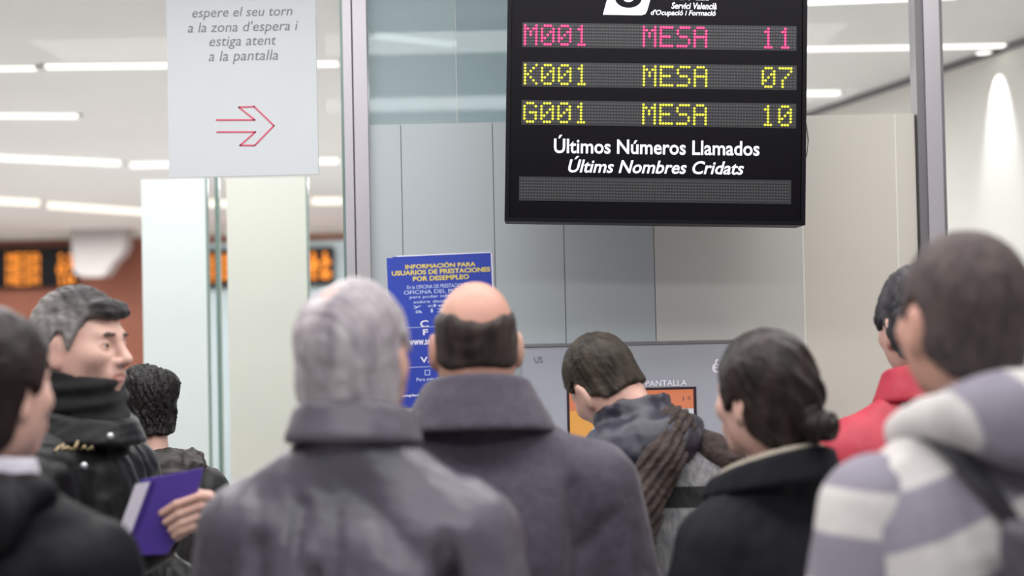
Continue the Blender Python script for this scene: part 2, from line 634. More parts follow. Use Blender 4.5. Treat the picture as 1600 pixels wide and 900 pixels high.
# ------------------------------------------------------------------ main call board
DY = 3.7
bc = P(1025, 175, DY)
board = empty('call_number_board', bc, (0, R(2.0), 0), 'large black hanging LED board with pink and yellow call numbers above the waiting people', 'display board')
K = DY / FPX * 1.0                               # metres per photo pixel there


def bl(px, py):
    """photo pixel -> board plane x,z (turned with the board)"""
    an = R(.8)
    dx, dz = (px - 1025) * K, -(py - 175) * K
    return dx * math.cos(an) - dz * math.sin(an), dx * math.sin(an) + dz * math.cos(an)


hw = 470 * K / 2
zb_, zt_ = bl(1020, 350)[1], .50
MB().box((-hw, .004, zb_), (hw, .10, zt_), .004).build('casing', M['black_plastic'], board)
MB().box((-hw + .012, 0, zb_ + .012), (hw - .012, .006, zt_ - .012), .003).build('front_panel', M['black_face'], board)
# thin raised frame
for x0, x1, z0, z1 in ((-hw, -hw + .011, zb_, zt_), (hw - .011, hw, zb_, zt_), (-hw + .011, hw - .011, zb_, zb_ + .011)):
    MB().box((x0, -.006, z0), (x1, .004, z1), .002).build('frame', M['black_plastic'], board)
for (lx, ly), (rx, ry), s, m in (((820, 39), (1236, 44), 'M001   MESA   11', M['led_pink']), ((820, 101), (1236, 106), 'K001   MESA   07', M['led_yellow']), ((819, 161), (1235, 166), 'G001   MESA   10', M['led_yellow'])):
    x, z = bl(lx, ly)
    led_row(board, x, z, 417 * K / 94, 4.85 * K, s, m, -.001, 2.1 * K)
x, z = bl(815, 281)
led_row(board, x, z, 417 * K / 95, 4.7 * K, '', None, -.001, 1.9 * K)
x, z = bl(1026, 227.5)
text('Últimos Números Llamados', 'lettering', M['print_white'], board, x=x, z=z, width=322 * K, height=29 * K, bold=.018)
x, z = bl(1025, 259)
text('Últims Nombres Cridats', 'lettering', M['print_white'], board, x=x, z=z, width=275 * K, height=26 * K, bold=.018, shear=.25)
x, z = bl(1085, 8)
text('Servici Valencià', 'lettering', M['print_white'], board, x=x, z=z, width=71 * K, height=10.5 * K, bold=.02, shear=.2)
x, z = bl(1068, 20)
text("d'Ocupació i Formació", 'lettering', M['print_white'], board, x=x, z=z, width=102 * K, height=11 * K, bold=.02, shear=.2)
x, z = bl(1071, -17)
text('SERVEF', 'lettering', M['print_white'], board, x=x, z=z, width=100 * K, height=32 * K, bold=.03, shear=.2)
# slanted white emblem with the black ring of the S
x0, z0 = bl(942, 22)
x1, _ = bl(1003, 22)
hgt = 72 * K
sl_ = .26 * hgt
rr = .012
ring = [(x0, z0), (x1, z0), (x1 + rr * .8, z0 + rr * .3), (x1 + rr * 1.15, z0 + rr), (x1 + sl_ + rr, z0 + hgt), (x0 + sl_, z0 + hgt)]
MB().prism(ring, -.0022, 0).build('emblem', M['print_white'], board)
mb = MB()
cx, cz = bl(982, -4)
pts = []
for k in range(33):
    q = R(150 + 270 * k / 32)
    pts.append((cx + 21 * K * math.cos(q), cz + 15 * K * math.sin(q)))
for k in range(32):
    (xa, za), (xb, zb2) = pts[k], pts[k + 1]
    fa, fb = .42, .42
    mb.prism([(xa, za), (xb, zb2), (cx + (xb - cx) * fb, cz + (zb2 - cz) * fb), (cx + (xa - cx) * fa, cz + (za - cz) * fa)], -.0034, -.0022)
mb.build('emblem_mark', M['black_face'], board)
for s in (-1, 1):                                # rods up to the ceiling
    MB().tube([(s * hw * .7, .05, zt_ - .01), (s * hw * .7 + .02, .05, H - bc.z + .0)], .008, 10).build('hanging_rod', M['alu'], board)
cb = MB().tube([bl(1262, 178)[:1] + (.06, bl(1262, 178)[1]), bl(1268, 190)[:1] + (.06, bl(1268, 190)[1]), bl(1271, 215)[:1] + (.06, bl(1271, 215)[1]), bl(1268, 240)[:1] + (.06, bl(1268, 240)[1]),
                bl(1259, 252)[:1] + (.06, bl(1259, 252)[1]), bl(1250, 254)[:1] + (.06, bl(1250, 254)[1])], .0022, 6)
cb.build('cable', M['cable'], board, True)

# ------------------------------------------------------------------ hanging white sign
NY = 4.1
n0 = P(380, 275, NY)
kn = NY / FPX
sg = empty('hanging_sign', n0, (0, R(-.1), 0), 'white hanging sign with grey italic Valencian text and crimson arrow pointing right', 'sign')


def sl2(px, py):
    an = R(-1.2)
    dx, dz = (px - 380) * kn, -(py - 275) * kn
    return dx * math.cos(an) - dz * math.sin(an), dx * math.sin(an) + dz * math.cos(an)


xa, xb = sl2(264, 278)[0], sl2(498, 273)[0]
MB().box((xa, 0, 0), (xb, .012, .66), .002).build('board', M['sign'], sg)
for (px, py, wd_, s) in ((378, 19, 157, 'espere el seu torn'), (379, 42, 173, "a la zona d'espera i"), (379, 65, 105, 'estiga atent'), (380, 88, 109, 'a la pantalla')):
    x, z = sl2(px, py)
    text(s, 'lettering', M['ink'], sg, x=x, z=z, width=wd_ * kn, shear=.2, bold=-.003)
ar = [(338, 187), (398, 187), (373, 167), (397, 166), (428, 196), (398, 227), (375, 227), (399, 206), (339, 206)]
ar = [sl2(*q) for q in ar]
mb = MB()
for i in range(len(ar) - 1):
    (x0, z0), (x1, z1) = ar[i], ar[i + 1]
    d = Vector((x1 - x0, z1 - z0)).normalized()
    n = Vector((-d.y, d.x)) * .0022
    e = d * .0018
    mb.prism([(x0 - e.x - n.x, z0 - e.y - n.y), (x1 + e.x - n.x, z1 + e.y - n.y), (x1 + e.x + n.x, z1 + e.y + n.y), (x0 - e.x + n.x, z0 - e.y + n.y)], -.0015, 0)
mb.build('arrow', M['arrow'], sg)
for x in (xa + .06, xb - .06):
    MB().tube([(x, .006, .655), (x, .006, H - n0.z)], .0025, 8).build('wire', M['alu'], sg)

# ------------------------------------------------------------------ blue poster
PY = GY - .0135
pc = P(690, 516, PY)
kp = PY / FPX
po = empty('information_poster', pc, (0, R(-1.3), 0), 'blue information poster with yellow heading taped to grey panels behind the two grey coats', 'poster')


def pl(px, py):
    an = R(-2.5)
    dx, dz = (px - 690) * kp, -(py - 516) * kp
    return dx * math.cos(an) - dz * math.sin(an), dx * math.sin(an) + dz * math.cos(an)


x0, z1 = pl(604, 402)
x1, z0 = pl(777, 631)
MB().prism([(x0, z0), (x1, z0), (x1, z1), (x0 + .02, z1), (x0 + .012, z1 - .003), (x0, z1 - .002)], -.001, 0).build('sheet', M['blue'], po)
MB().box((x1, -.001, z0), (x1 + .004, 0, z1 + .002)).build('white_border', M['print_white'], po)
MB().box((x0 + .03, -.001, z1), (x1 + .004, 0, z1 + .003)).build('white_border', M['print_white'], po)
for px, py, wd_, hg, s, m, bo in ((688, 414, 110, 8.5, 'INFORMACIÓN PARA', 'print_yellow', .03), (689, 424, 154, 7.5, 'USUARIOS DE PRESTACIONES', 'print_yellow', .03), (689, 434, 88, 7.5, 'POR DESEMPLEO', 'print_yellow', .03),
                                  (684, 447, 96, 6, 'En la OFICINA DE PRESTACIONES', 'print_pale', .01), (686, 455, 110, 6, 'OFICINA DEL PUERTO', 'print_pale', .01), (686, 463, 92, 6, 'para poder informarse', 'print_pale', .01),
                                  (686, 471, 80, 6, 'sobre desempleo', 'print_pale', .01), (680, 478, 70, 6, 'y de 1', 'print_pale', .01), (682, 485, 66, 6, 'a 13 h', 'print_pale', .01),
                                  (663, 506, 13, 11, 'C', 'print_white', .02), (665, 519, 8, 9, 'F', 'print_white', .02), (656, 535, 34, 8, 'www.se', 'print_white', .02), (664, 562, 14, 9, 'V.', 'print_white', .02),
                                  (672, 592, 42, 5.5, 'Para más info', 'print_pale', .01), (680, 600, 20, 5, 'empleo', 'print_pale', .01), (642, 618, 28, 5, 'empleo', 'print_white', .03)):
    x, z = pl(px, py)
    text(s, 'lettering', M[m], po, x=x, z=z, y=-.001, width=wd_ * kp, height=hg * kp, bold=bo, depth=.0006)
for py in (512, 574):
    x, z = pl(642, py)
    MB().box((x0 + .02, -.0016, z - .0008), (x1 - .02, -.001, z + .0008)).build('rule_line', M['print_pale'], po)
x, z = pl(683, 618)
MB().box((x - .022, -.0016, z - .024), (x + .022, -.001, z + .024)).build('yellow_box', M['print_yellow'], po)
x, z = pl(668, 582)
mb = MB()
for q in ((-.008, -.008, .008, -.006), (-.008, .006, .008, .008), (-.008, -.006, -.006, .006), (.006, -.006, .008, .006)):
    mb.box((x + q[0], -.0016, z + q[1]), (x + q[2], -.001, z + q[3]))
mb.build('check_box', M['print_pale'], po)

# ------------------------------------------------------------------ ticket kiosk
KY = 3.92
kk = KY / FPX
k0, k1, kt = P(817, 620, KY).x, P(1185, 620, KY).x, P(980, 539, KY).z
kx = (k0 + k1) / 2
ks = empty('ticket_kiosk', (kx, KY, 0), (0, 0, 0), 'grey ticket kiosk with orange framed touch screen in front of the bent man', 'kiosk')
kw = (k1 - k0) / 2


def kl(px, py):
    p = P(px, py, KY)
    return p.x - kx, p.z


sx0, sz1 = kl(887, 610)
sx1, _ = kl(1086, 608)
sz0 = sz1 - .30
mb = MB()                                         # front plate with an opening for the screen
mb.box((-kw, 0, .0), (sx0, .25, kt), .003)
mb.box((sx1, 0, .0), (kw, .25, kt), .003)
mb.box((sx0, .0, sz1), (sx1, .25, kt), .0)
mb.box((sx0, .0, 0), (sx1, .25, sz0), .0)
mb.box((sx0, .02, sz0), (sx1, .25, sz1), .0)
mb.build('body', M['kiosk'], ks)
sc_ = MB().box((sx0 + .004, .012, sz0 + .004), (sx1 - .004, .02, sz1 - .004)).build('screen', M['scr_white'], ks)
hb = .054
MB().box((sx0 + .004, .0105, sz1 - .004 - hb), (sx1 - .004, .0125, sz1 - .004)).build('screen_header', M['scr_orange'], sc_)
# amber field with white round corner on the left
mb = MB()
lx = sx0 + .004
cxr, czr = sx0 + .17, sz1 - .20
prev = None
N = 14
pts = [(lx, sz1 - hb - .004), (lx + .12, sz1 - hb - .004)]
for k in range(N + 1):
    q = R(95 + 85 * k / N)
    pts.append((cxr + .14 * math.cos(q), czr + .14 * math.sin(q) * .95))
pts = [pts[1], pts[0]] + [(lx, czr)] + pts[2:][::-1]
mb.prism(pts, .0105, .0125)
mb.build('screen_corner', M['scr_amber'], sc_)
x, z = kl(1056, 653)
MB().box((x - .022, .0105, z - .003), (x + .022, .0125, z + .003)).build('screen_text_bar', M['scr_dark'], sc_)
x, z = kl(1073, 623)
text('J S', 'screen_lettering', M['scr_dark'], sc_, x=x, z=z, y=.0105, width=.026, height=.012)
for q in ((sx0 - .003, sz0, sx0 + .004, sz1 + .003), (sx1 - .004, sz0, sx1 + .003, sz1 + .003), (sx0 + .004, sz1 - .004, sx1 - .004, sz1 + .003), (sx0 + .004, sz0, sx1 - .004, sz0 + .004)):
    MB().box((q[0], -.002, q[1]), (q[2], .02, q[3])).build('bezel', M['bezel'], ks)
x, z = kl(1006, 600)
text('TOQUE LA PANTALLA', 'lettering', M['print_white'], ks, x=x, z=z, width=134 * kk, height=11 * kk, bold=.005)
x, z = kl(841, 562)
text('US', 'lettering', M['kiosk_ink'], ks, x=x, z=z, width=14 * kk, height=10 * kk, shear=-.15)
x, z = kl(1119, 572)
text('é', 'lettering', M['print_white'], ks, x=x, z=z, width=13 * kk, height=22 * kk, bold=.02)
MB().box((-kw - .005, -.01, 0), (kw + .005, .255, .05), .003).build('plinth', M['alu_dark'], ks)
MB().box((-kw - .004, -.004, kt), (kw + .004, .255, kt + .004), .001).build('top_cap', M['alu_dark'], ks)


# ------------------------------------------------------------------ orange board in the hall, and its reflections built as a second board
def hall_board(px0, px1, py0, py1, Y, rows, label):
    a, b = P(px0, py0, Y), P(px1, py1, Y)
    root = empty('orange_board_or_reflection', ((a.x + b.x) / 2, Y, (a.z + b.z) / 2), (0, 0, 0), label, 'display board', 'orange boards far in the hall')
    wv, hv = (b.x - a.x) / 2, (a.z - b.z) / 2
    MB().box((-wv, 0, -hv), (wv, .08, hv), .006).build('casing', M['black_plastic'], root)
    k = Y / FPX
    for (cx0, cy0, cw, ch, s) in rows:
        p = P(cx0, cy0, Y)
        n = len(s) * 6 - 1
        led_row(root, p.x - root.location.x, p.z - root.location.z, cw * k / (n - 1), ch * k / 6, s, M['led_orange'], -.002, cw * k / (n - 1) * .72, off=False, bed=False)
    MB().box((-wv * .8, .075, -hv * .5), (wv * .8, .11, hv * .5)).build('wall_bracket', M['alu_dark'], root)
    return root


rows = []
for r, (nm, s) in enumerate((('MESA', '11'), ('MESA', '07'), ('MESA', '10'))):
    rows += [(12, 398 + 17 * r, 48, 12.5, nm), (91, 398 + 17 * r, 23, 12.5, s)]
hall_board(-110, 117, 390, 448, 18.88, rows, 'black hall board with orange numbers at the left edge against the brown wall')
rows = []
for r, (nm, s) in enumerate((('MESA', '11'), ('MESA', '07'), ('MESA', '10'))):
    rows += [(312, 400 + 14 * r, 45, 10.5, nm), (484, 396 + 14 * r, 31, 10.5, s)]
hall_board(300, 522, 390, 444, 13.9, rows, 'added board with orange numbers standing in for glass reflections past both frosted screens')  # added board; stands in for orange LEDs mirrored in the glass

# white rounded housing hanging from the ceiling next to the first orange board
HY = 18.3
pts = [(116, 352), (118, 400), (122, 428), (135, 433), (163, 433), (170, 428), (180, 412), (194, 398), (200, 386), (201, 352)]
pw = [P(x, y, HY) for x, y in pts]
c0 = P(158, 390, HY)
hs = empty('ceiling_housing', (c0.x, HY, H), (0, 0, 0), 'white rounded housing hanging from ceiling right of the orange hall board', 'ceiling unit')
MB().prism([(p.x - c0.x, p.z - H) for p in pw], -.15, .195).build('shell', M['housing'], hs)
MB().box((P(116, 352, HY).x - c0.x + .03, -.08, pw[0].z - H - .02), (P(201, 352, HY).x - c0.x - .03, .12, 0), .005).build('neck', M['housing'], hs)

# pale grey notice on the right wall near the frame edge
def on_wall(px, py):
    d = ray(px, py)
    n2 = Vector((nr.x, nr.y, 0))
    t = (wa - CAM).dot(n2) / d.dot(n2)
    return CAM + d * t


q0, q1 = on_wall(1590, 432), on_wall(1640, 590)
nl = Vector((q1.x - q0.x, q1.y - q0.y, 0))
no_ = empty('wall_notice', (q0.x - nr.x * .004, q0.y - nr.y * .004, q1.z), (0, 0, math.atan2(nl.y, nl.x)), 'pale lilac notice sheet on the white right wall at the right picture edge', 'notice')
hh = q0.z - q1.z
MB().box((0, -.003, 0), (nl.length, 0, hh), .002).build('sheet', M['grey_notice'], no_)
for f_ in (.25, .8):
    MB().box((.01, -.0045, hh * f_ - .006), (nl.length - .02, -.003, hh * f_ + .006)).build('printed_line', M['kiosk_ink'], no_)


# ------------------------------------------------------------------ people
M['skin'] = mat('skin', (200, 164, 150), .5, (188, 146, 134), 14, spec=.35)
M['skin_pink'] = mat('skin_flushed', (192, 152, 134), .5, (182, 134, 119), 9, spec=.35)
M['lip'] = mat('lips', (178, 126, 118), .5)
M['eye'] = mat('eye_white', (168, 160, 156), .35)
M['iris'] = mat('iris_brown', (52, 38, 30), .2)
M['shoe'] = mat('black_leather_shoe', (26, 24, 24), .4)
M['trouser'] = mat('dark_trousers', (38, 39, 46), .8, (30, 31, 38), 40)


def rot_about(piv, e):
    return Matrix.Translation(piv) @ Euler(e, 'XYZ').to_matrix().to_4x4() @ Matrix.Translation(-Vector(piv))


def xf(v, m):
    a = np.array(m)
    return v @ a[:3, :3].T + a[:3, 3]


# ---- head, in its own frame: centre between the ears, +y is the way it faces
def head_sdf(o):
    wd, fat, ear, eo = o.get('wd', 1), o.get('fat', 0), o.get('ear', 1), o.get('eo', 0)

    def f(p):
        q = p.copy()
        q[..., 0] = np.abs(q[..., 0])
        d = ell(p, (0, -.012, .030), (.0745 * wd, .094, .090))
        d = smin(d, ell(p, (0, .028, -.036), ((.057 + fat) * wd, .060, .080)), .045)
        d = smin(d, ell(q, (.050 * wd, -.002, -.055), (.016 + fat, .032, .036)), .05)       # jaw angle
        d = smin(d, ell(p, (0, .064, -.098), (.026, .022, .018)), .03)                 # chin
        d = smin(d, cap(q, (0, .083, .020), (.036, .072, .022), .011), .018)            # brow
        d = smin(d, ell(q, (.043, .060, -.022), (.020, .020, .018)), .03)               # cheekbone
        d = smax(d, -ell(q, (.033, .098, .000), (.019, .021, .013)), .016)              # eye hollow
        d = smin(d, ell(q, (.032, .0745, .001), (.017, .0125, .0125)), .006)             # lids
        d = smax(d, -cap(q, (.0225, .094, .0), (.0425, .083, .0), .0042, .0036), .003)            # eye slit
        d = smin(d, cap(p, (0, .088, .012), (0, .112, -.030), .0075, .0125), .012)       # nose
        d = smin(d, ell(q, (.013, .098, -.035), (.008, .011, .008)), .008)
        d = smin(d, ell(p, (0, .083, -.064), (.030, .016, .022)), .02)                  # muzzle
        d = smin(d, cap(q, (0, .0975, -.060), (.020, .086, -.0635), .0042, .0026), .006)  # lips
        d = smin(d, cap(q, (0, .0965, -.072), (.018, .086, -.0685), .0048, .0026), .006)
        d = d + .0035 * np.exp(-(seg(q, (0, .103, -.066), (.022, .088, -.066))[0] / .0028) ** 2)
        # neck
        d = smin(d, cap(p, (0, -.028, -.05), (0, -.036, -.160), .054 + fat, .052 + fat), .035)
        if ear:
            e = ell(q, (.0838 * wd - eo, -.012, -.014), (.012, .020, .034 * ear))
            e = smin(e, ell(q, (.0775 * wd, -.006, -.038), (.008, .012, .014)), .01)
            e = e + .007 * np.exp(-((q - np.array((.094 * wd - eo, -.006, -.011), np.float32)) ** 2 / np.array((.012 ** 2, .010 ** 2, .018 ** 2), np.float32)).sum(-1))
            d = smin(d, e, .007)
        return d
    return f


HAIRLINE_Y = np.array([-.13, -.085, -.06, -.030, -.022, -.005, .012, .022, .038, .055, .075, .11], np.float32)


def hair_sdf(o, line, t=.012, tf=None, noise=(.003, 60, 1), grow=None, k=.008):
    hd = head_sdf(dict(o, ear=0))
    lz = np.array(line, np.float32)

    def f(p):
        th = t if tf is None else tf(p)
        d = hd(p) - th + noise[0] * wob(p * np.array((1, 1, .45), np.float32), noise[1], noise[2]) + noise[0] * .4 * wob(p, noise[1] * 2.3, noise[2] + 5)
        g = np.interp(p[..., 1], HAIRLINE_Y, lz).astype(np.float32)
        reg = g - p[..., 2] + .004 * wob(p, 90, noise[2] + 3)
        d = smax(d, reg * .8, k)
        if grow is not None:
            d = grow(p, d)
        return d
    return f


#            nape                back of ear   over ear      temple        front
LINE_SHORT = [-.085, -.085, -.080, -.045, -.010, .030, .024, .000, .020, .052, .066, .072]
LINE_LONG = [-.125, -.125, -.120, -.085, -.040, .020, .014, -.015, .015, .050, .062, .068]


def person(name, px, py, d, yaw, o, label):
    """head centre lands on photo pixel px,py at distance d; yaw turns the body (0 = facing away from the camera)"""
    up = rot_about((0, 0, .95), (-o.get('lean', 0), o.get('tilt', 0), 0))
    hm = Matrix.Translation((0, -.028, 1.52)) @ Euler((o.get('pitch', 0), o.get('roll', 0), o.get('hyaw', 0)), 'YXZ').to_matrix().to_4x4() @ Matrix.Translation((0, .028, .115))
    e = o.get('pitch', 0), o.get('roll', 0), o.get('hyaw', 0)
    rm = Matrix.Rotation(e[2], 4, 'Z') @ Matrix.Rotation(e[0], 4, 'X') @ Matrix.Rotation(e[1], 4, 'Y')
    hm = Matrix.Translation((0, -.028, 1.52)) @ rm @ Matrix.Translation((0, .028, .115))
    full = up @ hm
    c = full.to_translation()
    T = P(px, py, d)
    s = T.z / c.z
    loc = T - Matrix.Rotation(yaw, 3, 'Z') @ (c * s)
    root = empty(name, (loc.x, loc.y, 0), (0, 0, yaw), label, 'person')
    root.scale = (s, s, s)
    W = Matrix.Translation((loc.x, loc.y, 0)) @ Matrix.Rotation(yaw, 4, 'Z') @ Matrix.Scale(s, 4)
    return dict(root=root, W=W, inv=W.inverted(), up=up, hm=full, o=o, s=s)


def bend(pr, v):
    a = np.array(pr['up'])
    wgt = np.clip((v[:, 2:3] - .85) / .2, 0, 1)
    return v * (1 - wgt) + (v @ a[:3, :3].T + a[:3, 3]) * wgt


ARMS = {'hang': ((.205, -.005, 1.405), (.245, -.02, 1.12), (.250, .06, .885))}


def arms_of(o):
    out = []
    for sgn, key in ((-1, 'left'), (1, 'right')):
        pts = o.get(key, ARMS['hang'])
        out.append([(sgn * p[0], p[1], p[2]) for p in pts])
    return out


def hand_sdf(a, b):
    """relaxed hand at wrist b, forearm from a: palm, four unequal bent fingers, thumb from the side"""
    b = Vector(b)
    dr = (b - Vector(a)).normalized()
    sd = Vector((0, 1, 0)) - dr * dr.y
    sd.normalize()
    nm = dr.cross(sd).normalized()
    if nm.x * b.x > 0:
        nm = -nm
    L = lambda u, v_, w_: tuple(b + dr * u + sd * v_ + nm * w_)

    def f(p):
        d = cap(p, L(-.03, 0, 0), L(.02, 0, 0), .026, .027)
        d = smin(d, cap(p, L(.03, .018, 0), L(.08, .024, 0), .016, .013), .03)
        d = smin(d, cap(p, L(.03, -.018, 0), L(.078, -.024, 0), .016, .012), .03)
        for k, ln in enumerate((.072, .080, .075, .060)):
            y = .027 - .018 * k
            p0, p1, p2, p3 = L(.078, y, 0), L(.078 + ln * .5, y * 1.05, .008), L(.078 + ln * .82, y * 1.05, .022), L(.078 + ln * .98, y, .036)
            fg = smin(smin(cap(p, p0, p1, .0095, .0088), cap(p, p1, p2, .0088, .0080), .004), cap(p, p2, p3, .0080, .0070), .004)
            d = smin(d, fg, .006)
        th = smin(cap(p, L(.02, .022, .006), L(.055, .048, .018), .0125, .0105), cap(p, L(.055, .048, .018), L(.085, .052, .030), .0105, .0085), .005)
        return smin(d, th, .012)
    c = np.array(b)
    return f, c - .17, c + .17


def body(pr, skin='skin', lips=False, hands=True):
    o = pr['o']
    A = arms_of(o)
    hs = head_sdf(o)
    v, q = nets(hs, (-.105, -.13, -.185), (.105, .135, .125), .0032)
    pieces = [(xf(v, pr['hm']), q)]
    nhead = len(q)

    def f(p):
        d = cap(p, (0, -.01, 1.28), (0, -.028, 1.50), .045, .050)
        d = smin(d, ell(p, (0, .01, 1.18), (.135, .075, .22)), .05)
        sz = o.get('sz', 1.350)
        d = smin(d, cap(p, (-.12, -.01, sz - .01), (.12, -.01, sz - .01), .036), .03)
        d = smin(d, ell(p, (0, 0, .95), (.14, .09, .18)), .08)
        for s in (-1, 1):
            d = smin(d, cap(p, (s * .08, 0, .90), (s * .09, .01, .50), .075, .052), .05)
            d = smin(d, cap(p, (s * .09, .01, .50), (s * .09, -.01, .10), .050, .035), .04)
            d = smin(d, cap(p, (s * .09, -.02, .07), (s * .10, .09, .05), .036, .03), .03)
        for a in A:
            d = smin(d, cap(p, (a[0][0] * .86, a[0][1], sz - .015), a[1], .036, .032), .03)
            d = smin(d, cap(p, a[1], a[2], .032, .026), .02)
        return d
    v, q = nets(f, (-.48, -.25, .0), (.48, .46, 1.56), .016)
    pieces.append((bend(pr, v), q))
    if hands:
        for i, a in enumerate(A):
            if o.get('nohand') == i:
                continue
            hf, lo, hi = hand_sdf(a[1], a[2])
            v, q = nets(hf, lo, hi, .004)
            pieces.append((bend(pr, v), q))
    if 'extra' in o:
        v, q = nets(*o['extra'])
        pieces.append((v, q))
    me = mesh_from('body', pieces)
    ob = link('body', me, [M[skin], M['lip']], pr['root'], True)
    if lips:
        inv = np.array(pr['hm'].inverted())
        nq = nhead
        co = np.zeros(len(me.vertices) * 3)
        me.vertices.foreach_get('co', co)
        co = xf(co.reshape(-1, 3), inv)
        for pl_ in me.polygons:
            if pl_.index >= nq:
                break
            c = co[list(pl_.vertices)].mean(0)
            if c[1] > .084 and abs(c[0]) < .024 and -.080 < c[2] < -.055 and ((c[0] / .025) ** 2 + ((c[2] + .067) / .0105) ** 2) < 1:
                pl_.material_index = 1
    return ob


def hair(pr, f, m, lo=(-.135, -.155, -.17), hi=(.135, .15, .16), h=.0034, name='hair'):
    v, q = nets(f, lo, hi, h)
    me = mesh_from(name, [(v, q)])
    ob = link(name, me, m, pr['root'], True)
    ob.matrix_local = pr['hm']
    return ob


def jacket_sdf(o):
    A = arms_of(o)
    bk = o.get('bulk', 0)
    sh = o.get('sh', 0)          # wider shoulders
    hem = o.get('hem', .74)
    wr = o.get('wr', .005)
    sd = o.get('seed', 3)
    cre = o.get('creases', [])
    cd, wz = o.get('cd', .6), o.get('wz', .55)
    slv = o.get('sleeves', True)

    def f(p):
        d = ell(p, (0, -.005, 1.20), (.180 + bk + sh * .6, .125 + bk, .27))
        d = smin(d, ell(p, (0, .0, 1.02), (.18 + bk, .125 + bk, .26)), .10)
        d = smin(d, ell(p, (0, .0, .84), (.185 + bk, .13 + bk, .22)), .10)
        s0 = .150 + sh
        sz = o.get('sz', 1.350)
        d = smin(d, cap(p, (-s0, -.012, sz), (s0, -.012, sz), .066 + bk * .6), .06)
        for s in (-1, 1):
            d = smin(d, cap(p, (s * .02, -.035, 1.49), (s * s0, -.015, sz + .012), .052, .058 + bk * .5), .05)
            d = smin(d, ell(p, (s * .085, -.075, 1.26), (.085, .055 + bk * .5, .12)), .06)
        if slv:
            for a in A:
                a0 = (a[0][0] * .90 + np.sign(a[0][0]) * sh, a[0][1], sz - .005)
                d2 = smin(cap(p, a0, a[1], .068 + bk * .7, .060 + bk * .5), cap(p, a[1], a[2], .060 + bk * .5, .047 + bk * .3), .03)
                d = smin(d, d2, .035)
        d = d + wr * wob(p * np.array((1.2, 1.2, wz), np.float32), 26, sd) + wr * .5 * wob(p, 55, sd + 1)
        flat = p * np.array((1, 0, 1), np.float32)
        for a, b, wdt, dep in cre:               # pressed-in folds on the back or the front of the cloth
            side = p[..., 1] * np.sign(a[1]) > -.02
            d = d + cd * dep * np.exp(-(seg(flat, (a[0], 0, a[2]), (b[0], 0, b[2]))[0] / wdt) ** 2) * side
        d = smax(d, hem - p[..., 2], .01)
        d = smax(d, p[..., 2] - o.get('top', 1.53), .01)
        # open neck
        d = smax(d, -cap(p, (0, .0, 1.47), (0, -.005, 1.60), .050, .072), .01)
        for a in A if slv else []:
            e = (np.array(a[2]) - np.array(a[1])) / np.linalg.norm(np.array(a[2]) - np.array(a[1]))
        return d
    return f


def cloth(pr, name, f, m, lo, hi, h=.009, parent=None):
    v, q = nets(f, lo, hi, h)
    me = mesh_from(name, [(bend(pr, v), q)])
    return link(name, me, m, parent or pr['root'], True)


def collar_sdf(r0, r1, z0, z1, th=.009, c=(0, -.02), ey=1.05, slope=.25, seed=1, wv=.002, gap=0):
    """standing or turned-down collar: a tapered ring round the neck, lower at the throat"""
    def f(p):
        t = np.clip((p[..., 2] - z0) / (z1 - z0), -.2, 1.2)
        rr = r0 + (r1 - r0) * t
        x, y = p[..., 0], (p[..., 1] - c[1]) / ey
        d = np.abs(np.sqrt(x * x + y * y) - rr) - th + wv * wob(p, 40, seed)
        low = z0 - slope * (y + .0)
        top = z1 - slope * (y + .05)
        d = smax(d, np.maximum(z0 - slope * y * .6 - p[..., 2], p[..., 2] - top), .012)
        if gap:
            d = smax(d, -(np.abs(x) - gap) * -1 if False else np.where(y > 0, gap - np.abs(x), -1), .006)
        return d
    return f


def legs(pr, m='trouser'):
    def f(p):
        d = ell(p, (0, 0, .90), (.165, .115, .13))
        for s in (-1, 1):
            d = smin(d, cap(p, (s * .085, 0, .86), (s * .095, .01, .50), .092, .072), .05)
            d = smin(d, cap(p, (s * .095, .01, .50), (s * .095, -.01, .08), .072, .056), .04)
        d = d + .004 * wob(p, 22, 4)
        return smax(d, .05 - p[..., 2], .01)
    v, q = nets(f, (-.22, -.16, .03), (.22, .18, 1.05), .013)
    link('trousers', mesh_from('trousers', [(v, q)]), M[m], pr['root'], True)
    for s in (-1, 1):
        def g(p):
            d = smin(cap(p, (s * .095, -.03, .045), (s * .105, .10, .035), .042, .038), cap(p, (s * .105, .10, .035), (s * .11, .17, .03), .038, .028), .02)
            return smax(d, .001 - p[..., 2], .006)
        v, q = nets(g, (s * .1 - .06, -.09, -.004), (s * .1 + .07, .21, .1), .008)
        link('shoe', mesh_from('shoe', [(v, q)]), M['shoe'], pr['root'], True)


BOX = ((-.42, -.26, .70), (.42, .30, 1.60))


def hairmat(name, c1, c2, scale=26, st=(1, 1, .22), rough=.5, bump=.5):
    return mat(name, c1, rough, c2, scale, st, bump, spec=.22, detail=4)


def local(pr, px, py, d):
    return pr['inv'] @ P(px, py, d)


